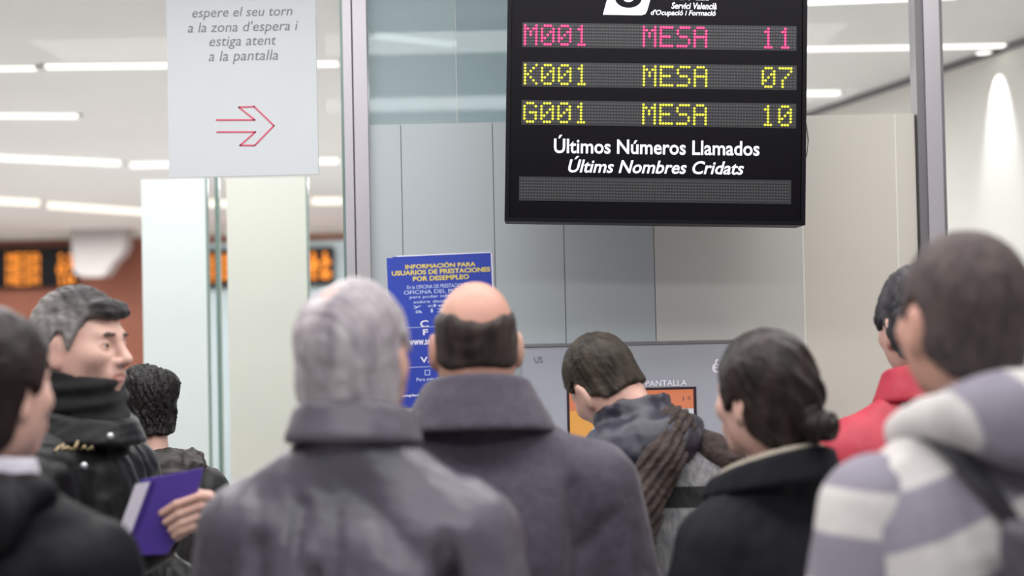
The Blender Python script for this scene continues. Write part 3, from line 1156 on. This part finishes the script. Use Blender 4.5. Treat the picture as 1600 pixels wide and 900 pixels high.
# ---- 1: grey haired man in the charcoal jacket, seen from behind
o = dict(wd=1.02, hyaw=R(-8), pitch=R(4), bulk=.012, sh=.012, wr=.0045, wz=.3, cd=.85, seed=11, fat=.004, top=1.515,
         creases=[((-.035, -.16, 1.30), (-.015, -.17, 1.02), .013, .026), ((.13, -.15, 1.22), (.11, -.16, 1.0), .015, .030), ((.05, -.17, 1.1), (.075, -.17, .95), .013, .020), ((-.13, -.15, 1.34), (-.11, -.16, 1.0), .018, .018),
                  ((.06, -.15, 1.39), (.16, -.12, 1.30), .022, .012), ((-.06, -.15, 1.40), (-.085, -.16, 1.15), .013, .014), ((.02, -.17, 1.2), (.1, -.17, 1.14), .015, .012), ((.17, -.1, 1.33), (.19, -.1, 1.05), .018, .024),
                  ((0, -.16, 1.38), (.005, -.17, 1.18), .012, .010), ((.16, -.13, 1.28), (.20, -.09, 1.10), .014, .018), ((-.17, -.12, 1.25), (-.15, -.14, 1.0), .016, .016)])
p1 = person('person', 555, 556, 2.28, R(-10), o, 'man with thick grey hair in a crumpled charcoal jacket, seen from behind')
body(p1, 'skin_pink')
m_ = hairmat('grey_hair', (184, 177, 180), (122, 115, 121), 30, (1, 1, .2))
hair(p1, hair_sdf(o, [-.125, -.125, -.120, -.080, -.020, .034, .028, -.0, .018, .050, .062, .068], tf=lambda p: .011 + .006 * np.clip(-p[..., 1] / .1, 0, 1) - .018 * np.exp(-(((p[..., 0] + .02) / .03) ** 2 + ((p[..., 1] + .05) / .04) ** 2)) * (p[..., 2] > .06), noise=(.004, 70, 21)), m_)
m1 = mat('charcoal_jacket', (86, 82, 93), .40, (74, 70, 81), 5, bump=.06, spec=.5)
jk = cloth(p1, 'jacket', jacket_sdf(o), m1, *BOX, h=.0085)
cloth(p1, 'collar', collar_sdf(.106, .080, 1.492, 1.566, .010, seed=3, slope=.22), m1, (-.16, -.2, 1.40), (.16, .16, 1.60), .006, jk)
legs(p1)

# ---- 2: bald man in the purple grey coat
o = dict(wd=1.0, hyaw=R(3), pitch=R(-2), bulk=.028, sh=.03, wr=.004, seed=23, top=1.51,
         left=((.225, -.005, 1.395), (.29, -.02, 1.12), (.30, .06, .885)), right=((.225, -.005, 1.395), (.285, -.02, 1.12), (.29, .06, .885)),
         creases=[((.175, -.13, 1.36), (.165, -.16, 1.05), .016, .020), ((.19, -.1, 1.24), (.25, -.09, 1.30), .016, .012), ((.1, -.17, 1.1), (.13, -.17, .9), .02, .012), ((-.05, -.17, 1.25), (.08, -.17, 1.2), .03, .004)])
p2 = person('person', 743, 536, 2.75, R(3), o, 'bald man with dark hair fringe in a wide purple grey coat, seen from behind')
body(p2, 'skin_pink')
hb_ = head_sdf(dict(o, ear=0))


def ringhair(p):
    d = hb_(p) - .006 + .0025 * wob(p * np.array((1, 1, .4), np.float32), 70, 8)
    g = np.interp(p[..., 1], HAIRLINE_Y, np.array([-.05, -.05, -.055, -.045, -.015, .03, .024, .0, .02, .03, .03, .03], np.float32)).astype(np.float32)
    top = .050 - .012 * np.cos(p[..., 0] * 40) + .006 * wob(p, 50, 2)
    d = smax(d, (g - p[..., 2]) * .6, .012)
    d = smax(d, (p[..., 2] - top) * .5, .012)
    return smax(d, p[..., 1] - .03, .006)


hair(p2, ringhair, hairmat('dark_hair_ring', (34, 28, 28), (64, 55, 52), 30))
m2 = mat('purple_grey_coat', (70, 65, 78), .85, (60, 55, 68), 60, bump=.2, sheen=.12)
jk = cloth(p2, 'coat', jacket_sdf(dict(o, hem=.60)), m2, (-.46, -.27, .56), (.46, .30, 1.60), .0095)
cloth(p2, 'collar', collar_sdf(.146, .085, 1.455, 1.572, .012, seed=5, slope=.22, ey=.95), m2, (-.2, -.22, 1.36), (.2, .18, 1.60), .006, jk)
legs(p2)

# ---- 3: man at the kiosk, head bent
o = dict(wd=1.0, hyaw=R(24), pitch=R(-20), roll=R(-13), lean=R(12), tilt=R(-9), bulk=.02, sh=.01, wr=.003, seed=31, top=1.51, hem=.80,
         right=((.215, .0, 1.40), (.275, .10, 1.15), (.20, .36, 1.16)), left=((.215, .0, 1.40), (.26, .06, 1.13), (.22, .30, 1.08)))
p3 = person('person', 944, 601, 3.3, R(6), o, 'man bending over the kiosk in a grey knit cardigan, navy hood and brown scarf')
body(p3)
hair(p3, hair_sdf(o, [-.060, -.060, -.055, -.025, .005, .036, .032, .014, .026, .052, .066, .072], t=.010, noise=(.0028, 90, 7)), hairmat('dark_brown_hair', (26, 22, 19), (62, 54, 46), 40, (1, 1, .3), .55))
km = mat('grey_ribbed_knit', (132, 132, 134), .9, (98, 98, 102), 90, (1, 1, .12), .6)
nt = km.node_tree
bs = nt.nodes['Principled BSDF']
src = bs.inputs['Base Color'].links[0].from_socket
tc = nt.nodes.new('ShaderNodeTexCoord')
sx = nt.nodes.new('ShaderNodeSeparateXYZ')
nt.links.new(tc.outputs['Object'], sx.inputs[0])
ramp = nt.nodes.new('ShaderNodeValToRGB')
ramp.color_ramp.interpolation = 'CONSTANT'
el = ramp.color_ramp.elements
BAND = (1.300, 1.350)
el[0].position, el[0].color = 0, (0, 0, 0, 1)
el[1].position, el[1].color = BAND[0] / 2, (1, 1, 1, 1)
e = el.new(BAND[1] / 2)
e.color = (0, 0, 0, 1)
mul = nt.nodes.new('ShaderNodeMath')
mul.operation = 'MULTIPLY_ADD'
nt.links.new(sx.outputs[2], mul.inputs[0])
mul.inputs[1].default_value = .5
mul.inputs[2].default_value = 0
nt.links.new(mul.outputs[0], ramp.inputs[0])
mx = nt.nodes.new('ShaderNodeMix')
mx.data_type = 'RGBA'
nt.links.new(ramp.outputs[0], mx.inputs[0])
nt.links.new(src, mx.inputs[6])
mx.inputs[7].default_value = lin((22, 21, 24))
nt.links.new(mx.outputs[2], bs.inputs['Base Color'])
jk = cloth(p3, 'cardigan', jacket_sdf(o), km, (-.42, -.26, .74), (.42, .50, 1.60), .0085)
navy = mat('navy_hood_fabric', (38, 38, 54), .45, (30, 30, 44), 14, bump=.2)
hd = cloth(p3, 'hood', lambda p: smin(smin(ell(p, (0, -.115, 1.435), (.125, .055, .075)), cap(p, (-.11, -.06, 1.46), (.11, -.06, 1.46), .04), .05), collar_sdf(.095, .080, 1.455, 1.555, .011, seed=6, slope=.12)(p), .02)
           + .006 * wob(p, 38, 9) + .01 * np.exp(-(seg(p, (-.04, -.17, 1.50), (-.02, -.18, 1.36))[0] / .01) ** 2) + .008 * np.exp(-(seg(p, (.04, -.17, 1.50), (.07, -.18, 1.38))[0] / .01) ** 2), navy, (-.2, -.22, 1.33), (.2, .14, 1.60), .006)
scm = mat('brown_knit_scarf', (66, 54, 50), .95, (38, 31, 30), 60, (1, 1, 1), .8)
jf3 = jacket_sdf(o)


def scarf(p):
    pts = [(.09, .03, 1.50), (.075, -.10, 1.465), (.012, -.165, 1.39), (-.065, -.19, 1.29), (-.10, -.195, 1.20)]
    d = 9
    for i in range(4):
        d = smin(d, cap(p, pts[i], pts[i + 1], .046 if i else .042), .03)
    rib = np.sin((p[..., 0] * .62 + p[..., 2] * -.75 + p[..., 1] * .1) * 330)
    d = d + .0045 * rib + .003 * wob(p, 40, 2)
    d2 = smin(cap(p, (.09, -.03, 1.46), (.155, -.075, 1.395), .042), cap(p, (.155, -.075, 1.395), (.19, -.085, 1.365), .040), .02) + .004 * wob(p, 50, 5)
    return smin(d, d2, .015)


cloth(p3, 'scarf', scarf, scm, (-.16, -.28, 1.14), (.32, .12, 1.56), .0052)
legs(p3)

# ---- 4: woman with the bun
o = dict(wd=.97, hyaw=R(4), pitch=R(-2), bulk=.014, sh=-.03, wr=.004, seed=41, top=1.50, hem=.70,
         creases=[((-.16, -.12, 1.34), (-.15, -.15, 1.05), .02, .014), ((-.2, -.1, 1.25), (-.25, -.08, 1.28), .016, .01), ((0, -.17, 1.3), (.02, -.17, 1.0), .03, .006)])
p4 = person('person', 1193, 619, 2.6, R(34), o, 'woman with dark hair twisted into a low bun, in a black coat')
body(p4)


def womanhair(p):
    base = hair_sdf(o, [-.100, -.100, -.098, -.070, -.035, -.004, -.012, -.03, .0, .046, .060, .066], t=.016, noise=(.0022, 55, 4))(p)
    roll = smin(cap(p, (-.005, -.085, .080), (.0, -.108, .01), .024, .028), cap(p, (.0, -.108, .01), (.008, -.112, -.055), .028, .028), .03)
    roll = roll + .005 * np.sin((p[..., 0] * 1.2 + p[..., 2] * .7) * 150)
    bun = ell(p, (.000, -.140, -.058), (.036, .034, .034)) + .004 * np.sin(np.sqrt((p[..., 0] - .008) ** 2 + (p[..., 2] + .058) ** 2) * 420) + .003 * wob(p, 60, 6)
    d = smin(base, roll, .016)
    return smin(d, bun, .010)


hair(p4, womanhair, hairmat('dark_woman_hair', (22, 18, 17), (44, 34, 31), 34, (1, 1, .3), .42), lo=(-.135, -.20, -.17), hi=(.14, .15, .16))
m4 = mat('black_wool_coat', (20, 20, 27), .85, (16, 16, 22), 20, bump=.15, spec=.25)
jk = cloth(p4, 'coat', jacket_sdf(o), m4, *BOX, h=.0095)
cloth(p4, 'collar', collar_sdf(.126, .104, 1.45, 1.522, .013, seed=7, slope=.40), m4, (-.2, -.22, 1.36), (.2, .18, 1.62), .006, jk)
cloth(p4, 'collar_lining', collar_sdf(.110, .090, 1.46, 1.534, .008, seed=8, slope=.40), mat('beige_collar_lining', (150, 142, 130), .9), (-.2, -.2, 1.38), (.2, .16, 1.62), .006, jk)
legs(p4)


# ---- 5: striped hoodie
def stripes(name, kx, kz, per, off, ky=0):
    m = mat(name, (188, 184, 182), .9, (180, 176, 174), 40, bump=.15)
    nt = m.node_tree
    b = nt.nodes['Principled BSDF']
    src = b.inputs['Base Color'].links[0].from_socket
    tc = nt.nodes.new('ShaderNodeTexCoord')
    dt = nt.nodes.new('ShaderNodeVectorMath')
    dt.operation = 'DOT_PRODUCT'
    nt.links.new(tc.outputs['Object'], dt.inputs[0])
    dt.inputs[1].default_value = (kx / per, ky / per, kz / per)
    ad = nt.nodes.new('ShaderNodeMath')
    ad.operation = 'ADD'
    ad.inputs[1].default_value = off
    nt.links.new(dt.outputs['Value'], ad.inputs[0])
    fr = nt.nodes.new('ShaderNodeMath')
    fr.operation = 'FRACT'
    nt.links.new(ad.outputs[0], fr.inputs[0])
    rp = nt.nodes.new('ShaderNodeValToRGB')
    e = rp.color_ramp.elements
    e[0].position, e[0].color = 0, (0, 0, 0, 1)
    e[1].position, e[1].color = .04, (1, 1, 1, 1)
    q = e.new(.48)
    q.color = (1, 1, 1, 1)
    q = e.new(.52)
    q.color = (0, 0, 0, 1)
    nt.links.new(fr.outputs[0], rp.inputs[0])
    mx = nt.nodes.new('ShaderNodeMix')
    mx.data_type = 'RGBA'
    nt.links.new(rp.outputs[0], mx.inputs[0])
    mx.inputs[6].default_value = lin((124, 119, 131))
    nt.links.new(src, mx.inputs[7])
    nt.links.new(mx.outputs[2], b.inputs['Base Color'])
    return m


o = dict(wd=1.02, hyaw=R(2), pitch=R(3), bulk=.02, sh=-.035, wr=.004, seed=51, top=1.50, hem=.80, sleeves=False,
         left=((.150, -.005, 1.362), (.215, -.02, 1.10), (.225, .06, .885)), right=((.150, -.005, 1.362), (.215, -.02, 1.10), (.225, .06, .885)))
p5 = person('person', 1503, 497, 2.05, R(14), o, 'man with cropped brown hair in a grey and white striped hoodie at the right edge')
body(p5, 'skin_pink')
hair(p5, hair_sdf(o, [-.082, -.082, -.080, -.055, -.015, .028, .022, -.01, .02, .052, .066, .072], t=.0075, noise=(.0012, 120, 9)), hairmat('cropped_brown_hair', (84, 73, 71), (58, 50, 51), 60, (1, 1, .5), .7))
jf5 = jacket_sdf(o)
jk = cloth(p5, 'hoodie', jf5, stripes('striped_fleece', -.34, .94, .130, -.50), *BOX, h=.0095)
for i, a in enumerate(arms_of(o)):
    def slv(p, a=a):
        d = smin(cap(p, (a[0][0] * .93, a[0][1], a[0][2]), a[1], .086, .070), cap(p, a[1], a[2], .068, .054), .03)
        return d + .004 * wob(p * np.array((1, 1, .6), np.float32), 26, 60 + i)
    x0 = a[1][0]
    cloth(p5, 'sleeve', slv, stripes('striped_sleeve', .10, .99, .130, -.03), (min(x0, a[0][0]) - .13, -.13, .80), (max(x0, a[0][0]) + .13, .18, 1.52), .009, jk)


def hood5(p):
    d = 9
    ring = [(.084 * math.sin(t), -.02 - .098 * math.cos(t), 1.513 - .035 * math.cos(t + math.pi) - .03) for t in np.linspace(-2.3, 2.3, 13)]
    for i in range(12):
        d = smin(d, cap(p, ring[i], ring[i + 1], .027), .03)
    d = smin(d, ell(p, (.035, -.140, 1.490), (.100, .050, .066)), .06)
    return d + .005 * wob(p, 30, 14) + .010 * np.exp(-(seg(p, (-.12, -.16, 1.51), (.03, -.21, 1.43))[0] / .014) ** 2) + .010 * np.exp(-(seg(p, (.13, -.16, 1.52), (-.02, -.21, 1.42))[0] / .014) ** 2)


cloth(p5, 'hood', hood5, stripes('striped_hood', .95, .25, .14, .32), (-.2, -.26, 1.26), (.2, .14, 1.58), .0065, jk)
legs(p5)
# shoulder bag with its strap across the back
bag = empty('shoulder_bag', p5['root'].location, p5['root'].rotation_euler, 'dark shoulder bag with black strap running across the striped hoodie', 'bag')
bag.scale = p5['root'].scale


hooded = False


def f5(q):
    a = arms_of(p5['o'])[0]
    return float(min(jf5(q), hood5(q) if hooded else 9, cap(q, (a[0][0] * .93, a[0][1], a[0][2]), a[1], .088, .074)))


def surf(start, step, n=500):
    """march from start until the clothing is met; point and outward normal"""
    q = np.array(start, np.float32)
    st = np.array(step, np.float32)
    for _ in range(n):
        if f5(q) < 0:
            break
        q = q + st
    g_ = np.array([f5(q + e) - f5(q - e) for e in np.eye(3, dtype=np.float32) * .006])
    return Vector(q.tolist()), Vector(g_.tolist()).normalized()


path = []
for t in np.linspace(0, 1, 26):
    xs = np.interp(t, [0, .15, .4, .65, .85, 1], [1400, 1440, 1490, 1530, 1560, 1592])
    ys_ = np.interp(t, [0, .15, .4, .65, .85, 1], [658, 668, 706, 760, 802, 850])
    q, q2 = local(p5, xs, ys_, 1.6), local(p5, xs, ys_, 2.3)
    st_ = (q2 - q) / 460
    hit = surf(tuple(q), tuple(st_), 460)
    if f5(np.array(hit[0], np.float32)) < .004:
        path.append(hit)
q0_ = path[0][0]
front = [surf((q0_.x, y, 1.62), (0, 0, -.0015)) for y in (.0, -.02, -.04, -.065) if y > q0_.y + .01]
path = front + path
for _ in range(3):                                # even the path out
    path = [path[0]] + [((path[i - 1][0] + path[i][0] * 2 + path[i + 1][0]) / 4, (path[i - 1][1] + path[i][1] + path[i + 1][1]).normalized()) for i in range(1, len(path) - 1)] + [path[-1]]
pts = []
for a, n in path:
    q = a + n * .013
    pts.append(q)
for _ in range(2):
    pts = [pts[0]] + [(pts[i - 1] + pts[i] * 2 + pts[i + 1]) / 4 for i in range(1, len(pts) - 1)] + [pts[-1]]
mb = MB()
vs = []
for i, (a, n) in enumerate(zip(pts, [q[1] for q in path])):
    d = (pts[min(i + 1, len(pts) - 1)] - pts[max(i - 1, 0)]).normalized()
    sdv = d.cross(n).normalized() * .015
    vs += [a - sdv - n * .002, a + sdv - n * .002, a + sdv + n * .002, a - sdv + n * .002]
fs = [(3, 2, 1, 0), tuple(len(vs) - 4 + k for k in range(4))]
for i in range(len(pts) - 1):
    for k in range(4):
        fs.append((i * 4 + k, i * 4 + (k + 1) % 4, i * 4 + 4 + (k + 1) % 4, i * 4 + 4 + k))
mb.add(vs, fs)
mb.build('strap', mat('black_strap', (32, 28, 36), .6), bag)
e_ = Vector(pts[-1])


def bagf(p):
    q = np.abs(p - np.array((e_.x + .036, e_.y - .085, e_.z - .088), np.float32)) - np.array((.095, .022, .115), np.float32)
    return np.sqrt((np.maximum(q, 0) ** 2).sum(-1)) + np.minimum(q.max(-1), 0) - .014 + .003 * wob(p, 30, 8)


v, q = nets(bagf, (e_.x - .08, e_.y - .14, e_.z - .25), (e_.x + .19, e_.y - .02, e_.z + .05), .007)
link('pouch', mesh_from('pouch', [(v, q)]), mat('dark_plum_bag', (66, 60, 72), .6, (56, 50, 62), 20), bag, True)

# ---- 6: man in the red jacket, mostly hidden
o = dict(wd=1.0, hyaw=R(6), pitch=R(-6), bulk=.012, sh=-.004, wr=.004, seed=61, top=1.50)
p6 = person('person', 1437, 508, 3.1, R(8), o, 'dark haired man in a red jacket, mostly hidden behind the striped hoodie')
body(p6)
hair(p6, hair_sdf(o, [-.09, -.09, -.085, -.06, -.03, .012, .006, -.01, .02, .05, .064, .07], t=.016, noise=(.005, 60, 33)), hairmat('black_grey_hair', (26, 25, 28), (70, 68, 72), 30))
m6 = mat('red_jacket', (176, 44, 64), .6, (160, 36, 56), 20, bump=.15)
jk = cloth(p6, 'jacket', jacket_sdf(o), m6, *BOX, h=.0105)
cloth(p6, 'collar', collar_sdf(.112, .082, 1.46, 1.55, .010, seed=9, slope=.2), m6, (-.16, -.2, 1.40), (.16, .16, 1.60), .0065, jk)
cloth(p6, 'piping', collar_sdf(.120, .098, 1.463, 1.485, .006, seed=9, slope=.2), mat('black_piping', (30, 24, 28), .6), (-.16, -.2, 1.40), (.16, .16, 1.60), .0055, jk)
legs(p6)

# ---- 7: dark haired person at the left edge
o = dict(wd=1.0, hyaw=R(-16), pitch=R(0), bulk=.016, sh=.006, wr=.004, seed=71, top=1.50,
         creases=[((.02, -.16, 1.42), (.20, -.05, 1.42), .016, .012), ((.17, -.1, 1.32), (.16, -.14, 1.0), .016, .016), ((.05, -.17, 1.2), (.02, -.17, .95), .02, .01)])
p7 = person('person', -14, 608, 2.2, R(-14), o, 'dark haired person in a black jacket with pale shirt collar, cut by the left edge')
body(p7)
hair(p7, hair_sdf(o, [-.115, -.115, -.11, -.085, -.045, .000, -.004, -.01, .02, .05, .062, .068], t=.018, noise=(.003, 50, 17)), hairmat('dark_auburn_hair', (36, 22, 23), (22, 14, 15), 30, (1, 1, .2), .42))
m7 = mat('black_padded_jacket', (17, 16, 21), .6, (13, 12, 17), 12, bump=.15, spec=.15)
jk = cloth(p7, 'jacket', jacket_sdf(o), m7, *BOX, h=.0095)
cloth(p7, 'hood', lambda p: smin(ell(p, (0, -.12, 1.44), (.14, .05, .08)), cap(p, (-.12, -.06, 1.475), (.12, -.05, 1.47), .034), .05) + .005 * wob(p, 30, 3), m7, (-.2, -.22, 1.3), (.2, .05, 1.58), .007, jk)
cloth(p7, 'shirt_collar', collar_sdf(.088, .074, 1.47, 1.535, .006, seed=2, slope=.12), mat('pale_lilac_shirt', (188, 184, 196), .8), (-.16, -.2, 1.40), (.16, .16, 1.60), .006)
legs(p7)

# ---- 8: man in profile with the purple folder
o = dict(wd=1.0, hyaw=R(-3), pitch=R(0), roll=R(-2), eo=.006, bulk=.014, sh=.0, wr=.006, seed=81, top=1.50,
         right=((.205, .0, 1.405), (.200, .0, 1.13), (.140, .25, 1.25)), left=((.205, -.005, 1.405), (.25, .0, 1.12), (.20, .22, 1.02)), nohand=1,
         creases=[((.2, .05, 1.36), (.24, .05, 1.15), .014, .016), ((.22, -.05, 1.34), (.25, -.03, 1.15), .014, .014), ((.1, .12, 1.36), (.14, .13, 1.1), .014, .012)])
p8 = person('person', 127, 541, 3.0, R(-104), o, 'man with short greying hair in profile, black leather jacket, holding a purple folder')
FD = 2.70
g = lambda px, py, dy=0.0: np.array(local(p8, px, py, FD + dy))
kn_ = [(311, 777), (312, 792), (310, 808), (304, 823)]
md_ = [(276, 789), (280, 804), (284, 818), (284, 830)]
tp_ = [(253, 802), (259, 816), (267, 828), (272, 838)]
fr = [.0092, .0094, .0088, .0078]
S8 = 1 / p8['s']
wrist = np.array(arms_of(o)[1][2])


def grip(p):
    pal0, pal1 = g(324, 782, .044), g(320, 820, .044)
    d = smin(cap(p, pal0, pal1, .019), cap(p, g(312, 800, .046), wrist, .024, .027), .03)
    for i in range(4):
        a0, a1, a2, a3 = g(322 - i, kn_[i][1] + 1, .018), g(*kn_[i], -.016), g(*md_[i], -.020), g(*tp_[i], -.0155)
        r = fr[i]
        fg = smin(smin(cap(p, a0, a1, r * 1.15, r), cap(p, a1, a2, r, r * .95), .004), cap(p, a2, a3, r * .95, r * .8), .004)
        d = smin(d, fg, .0035)
    th = smin(cap(p, g(313, 778, .035), g(296, 764, .036), .013, .011), cap(p, g(296, 764, .036), g(276, 762, .030), .011, .009), .005)
    return smin(d, th, .010)


cc = g(292, 800)
o['extra'] = (grip, cc - np.array((.13, .13, .13)), cc + np.array((.13, .13, .13)), .0035)
body(p8, 'skin', lips=True)


def front8(p, d):
    fr_ = cap(p, (-.045, .070, .080), (.045, .070, .080), .016, .016)
    fr_ = smin(fr_, cap(p, (-.03, .086, .070), (.03, .086, .070), .009), .02)
    return smin(d, fr_ + .003 * wob(p, 80, 5), .02)


hm8 = hairmat('salt_and_pepper_hair', (140, 136, 134), (98, 94, 94), 36, (1, .4, 1))
nt = hm8.node_tree
bs = nt.nodes['Principled BSDF']
src = bs.inputs['Base Color'].links[0].from_socket
tc = nt.nodes.new('ShaderNodeTexCoord')
dt = nt.nodes.new('ShaderNodeVectorMath')
dt.operation = 'DOT_PRODUCT'
nt.links.new(tc.outputs['Object'], dt.inputs[0])
dt.inputs[1].default_value = (0, 5.5, 9.5)
nz = nt.nodes.new('ShaderNodeTexNoise')
nz.inputs['Scale'].default_value = 25
nt.links.new(tc.outputs['Object'], nz.inputs['Vector'])
ad = nt.nodes.new('ShaderNodeMath')
ad.operation = 'ADD'
nt.links.new(dt.outputs['Value'], ad.inputs[0])
nt.links.new(nz.outputs[0], ad.inputs[1])
mr = nt.nodes.new('ShaderNodeMapRange')
mr.inputs['From Min'].default_value, mr.inputs['From Max'].default_value = .95, 1.6
nt.links.new(ad.outputs[0], mr.inputs[0])
mx = nt.nodes.new('ShaderNodeMix')
mx.data_type = 'RGBA'
nt.links.new(mr.outputs[0], mx.inputs[0])
nt.links.new(src, mx.inputs[6])
mx.inputs[7].default_value = lin((40, 37, 38))
nt.links.new(mx.outputs[2], bs.inputs['Base Color'])
hair(p8, hair_sdf(o, [-.085, -.085, -.08, -.045, -.012, .030, .022, -.012, .030, .058, .068, .072], t=.012, noise=(.003, 80, 13), grow=front8), hm8)
# eyes and brows
for s in (-1, 1):
    def ball(p):
        return np.sqrt(((p - np.array((s * .032, .0730, .0), np.float32)) ** 2).sum(-1)) - .0118
    v, q = nets(ball, (s * .032 - .016, .06, -.016), (s * .032 + .016, .096, .018), .0024)
    eo = link('eye', mesh_from('eye', [(v, q)]), M['eye'], p8['root'], True)
    eo.matrix_local = p8['hm']
    v, q = nets(lambda p: ell(p, (s * .031, .0842, .0), (.0052, .0022, .0052)), (s * .031 - .008, .079, -.008), (s * .031 + .008, .090, .009), .0012)
    io = link('iris', mesh_from('iris', [(v, q)]), M['iris'], eo, True)
    v, q = nets(lambda p: smin(cap(p, (s * .018, .0925, .0235), (s * .034, .0885, .0245), .0034, .0036), cap(p, (s * .034, .0885, .0245), (s * .048, .074, .019), .0036, .0025), .004) + .001 * wob(p, 200, 3),
                (s * .033 - .024, .06, .008), (s * .033 + .024, .105, .038), .0022)
    bo = link('eyebrow', mesh_from('eyebrow', [(v, q)]), mat('eyebrow_hair', (78, 66, 62), .7), p8['root'], True)
    bo.matrix_local = p8['hm']
m8 = mat('black_leather', (12, 11, 15), .42, (8, 8, 11), 16, bump=.3, spec=.22)
jk = cloth(p8, 'jacket', jacket_sdf(dict(o)), m8, (-.40, -.24, .70), (.42, .42, 1.60), .0085)
cloth(p8, 'collar', collar_sdf(.135, .105, 1.44, 1.515, .010, seed=4, slope=.2), m8, (-.2, -.2, 1.36), (.2, .18, 1.60), .006, jk)
cloth(p8, 'neck_warmer', lambda p: smax(smax(cap(p, (0, -.015, 1.40), (0, .005, 1.585), .108, .090) + .006 * np.sin(p[..., 2] * 160 + 20 * p[..., 0]) + .005 * wob(p, 40, 7), -cap(p, (0, -.005, 1.55), (0, .01, 1.62), .074, .08), .01), p[..., 2] - (1.585 - .18 * p[..., 1] + .02 * 0), .012),
      mat('black_fleece', (14, 13, 15), .95, (10, 9, 11), 40, sheen=.1), (-.16, -.16, 1.36), (.16, .16, 1.64), .006)
# gold script and snaps on the front of the collar
jf8, nf8 = jacket_sdf(dict(o)), collar_sdf(.135, .105, 1.44, 1.515, .010, seed=4, slope=.2)


def on8(px, py):
    q, q2 = np.array(local(p8, px, py, 2.3), np.float32), np.array(local(p8, px, py, 3.3), np.float32)
    ts = np.linspace(0, 1, 500, dtype=np.float32)[:, None]
    ln = q + (q2 - q) * ts
    d = np.minimum(jf8(ln), nf8(ln))
    k = int(np.argmax(d < .003))
    return tuple(ln[k]) if d[k] < .003 else None


gold = mat('gold_thread', (158, 140, 104), .5)
for st_ in ([(86, 705), (93, 698), (99, 694), (97, 702), (106, 699), (112, 703)], [(114, 703), (119, 696), (121, 690), (120, 702)], [(126, 702), (132, 697), (136, 703), (143, 698), (146, 702)]):
    pp = [q for q in (on8(*s) for s in st_) if q]
    if len(pp) > 1:
        MB().tube(pp, .0032, 6).build('embroidery', gold, jk, True)
for s in ((131, 728), (172, 682)):
    q = on8(*s)
    if q:
        q = Vector(q)
        d_ = (local(p8, s[0], s[1], 2.3) - q).normalized()
        MB().tube([q - d_ * .004, q + d_ * .003, q + d_ * .005], [.008, .008, .004], 14).build('snap', mat('steel_snap', (190, 190, 194), .3, metal=.8), jk, True)
legs(p8)

# the purple folder with white papers
fa = P(222, 748, FD)
pt = lambda q: (P(q[0], q[1], FD).x - fa.x, P(q[0], q[1], FD).z - fa.z)
fo = empty('purple_folder', fa, (0, 0, 0), 'purple folder with white papers held by the man in the leather jacket', 'folder')
MB().prism([pt(q) for q in ((200, 868), (262, 865), (303, 790), (318, 731), (222, 749), (188, 836))], -.004, .004).build('cover', mat('purple_card', (78, 56, 148), .5, (70, 50, 136), 6), fo)
MB().prism([pt(q) for q in ((184, 836), (206, 833), (236, 752), (213, 756))], -.006, -.0042).build('papers', mat('white_paper', (205, 200, 214), .8), fo)
MB().prism([pt(q) for q in ((236, 752), (242, 751), (212, 832), (206, 833))], -.0075, -.0042).build('flap_fold', mat('purple_card_edge', (62, 44, 122), .5), fo)
MB().prism([pt(q) for q in ((202, 866), (262, 863), (302, 792), (316, 733), (224, 751), (190, 836))], .004, .014).build('back_cover', mat('purple_card_back', (74, 52, 140), .5), fo)

# ---- 9: small dark haired person behind
o = dict(wd=.98, hyaw=R(20), pitch=R(-10), bulk=.018, sh=-.01, wr=.005, seed=91, top=1.50)
p9 = person('person', 224, 637, 3.95, R(18), o, 'person with black curly hair in a dark hooded jacket, partly hidden behind the purple folder')
body(p9)


def curly(p):
    d = hair_sdf(o, [-.10, -.10, -.095, -.06, -.02, .015, .01, -.01, .02, .045, .06, .066], t=.018, noise=(.007, 75, 25))(p)
    return smin(d, ell(p, (.055, -.06, .055), (.045, .05, .05)) + .006 * wob(p, 80, 3), .03)


hair(p9, curly, hairmat('black_curly_hair', (12, 11, 11), (26, 22, 21), 60, (1, 1, 1), .5), h=.0042)
m9 = mat('dark_olive_jacket', (24, 22, 22), .6, (18, 16, 16), 16, bump=.2)
jk = cloth(p9, 'jacket', jacket_sdf(o), m9, *BOX, h=.011)
cloth(p9, 'hood', lambda p: smin(ell(p, (.02, -.13, 1.43), (.13, .055, .08)), cap(p, (-.1, -.06, 1.46), (.13, -.06, 1.455), .042), .05) + .010 * wob(p * np.array((1, 1, 2), np.float32), 42, 3), mat('brown_lined_hood', (26, 23, 22), .6, (64, 58, 54), 22, (1, 1, 3)), (-.2, -.22, 1.3), (.2, .05, 1.58), .0075, jk)
legs(p9)
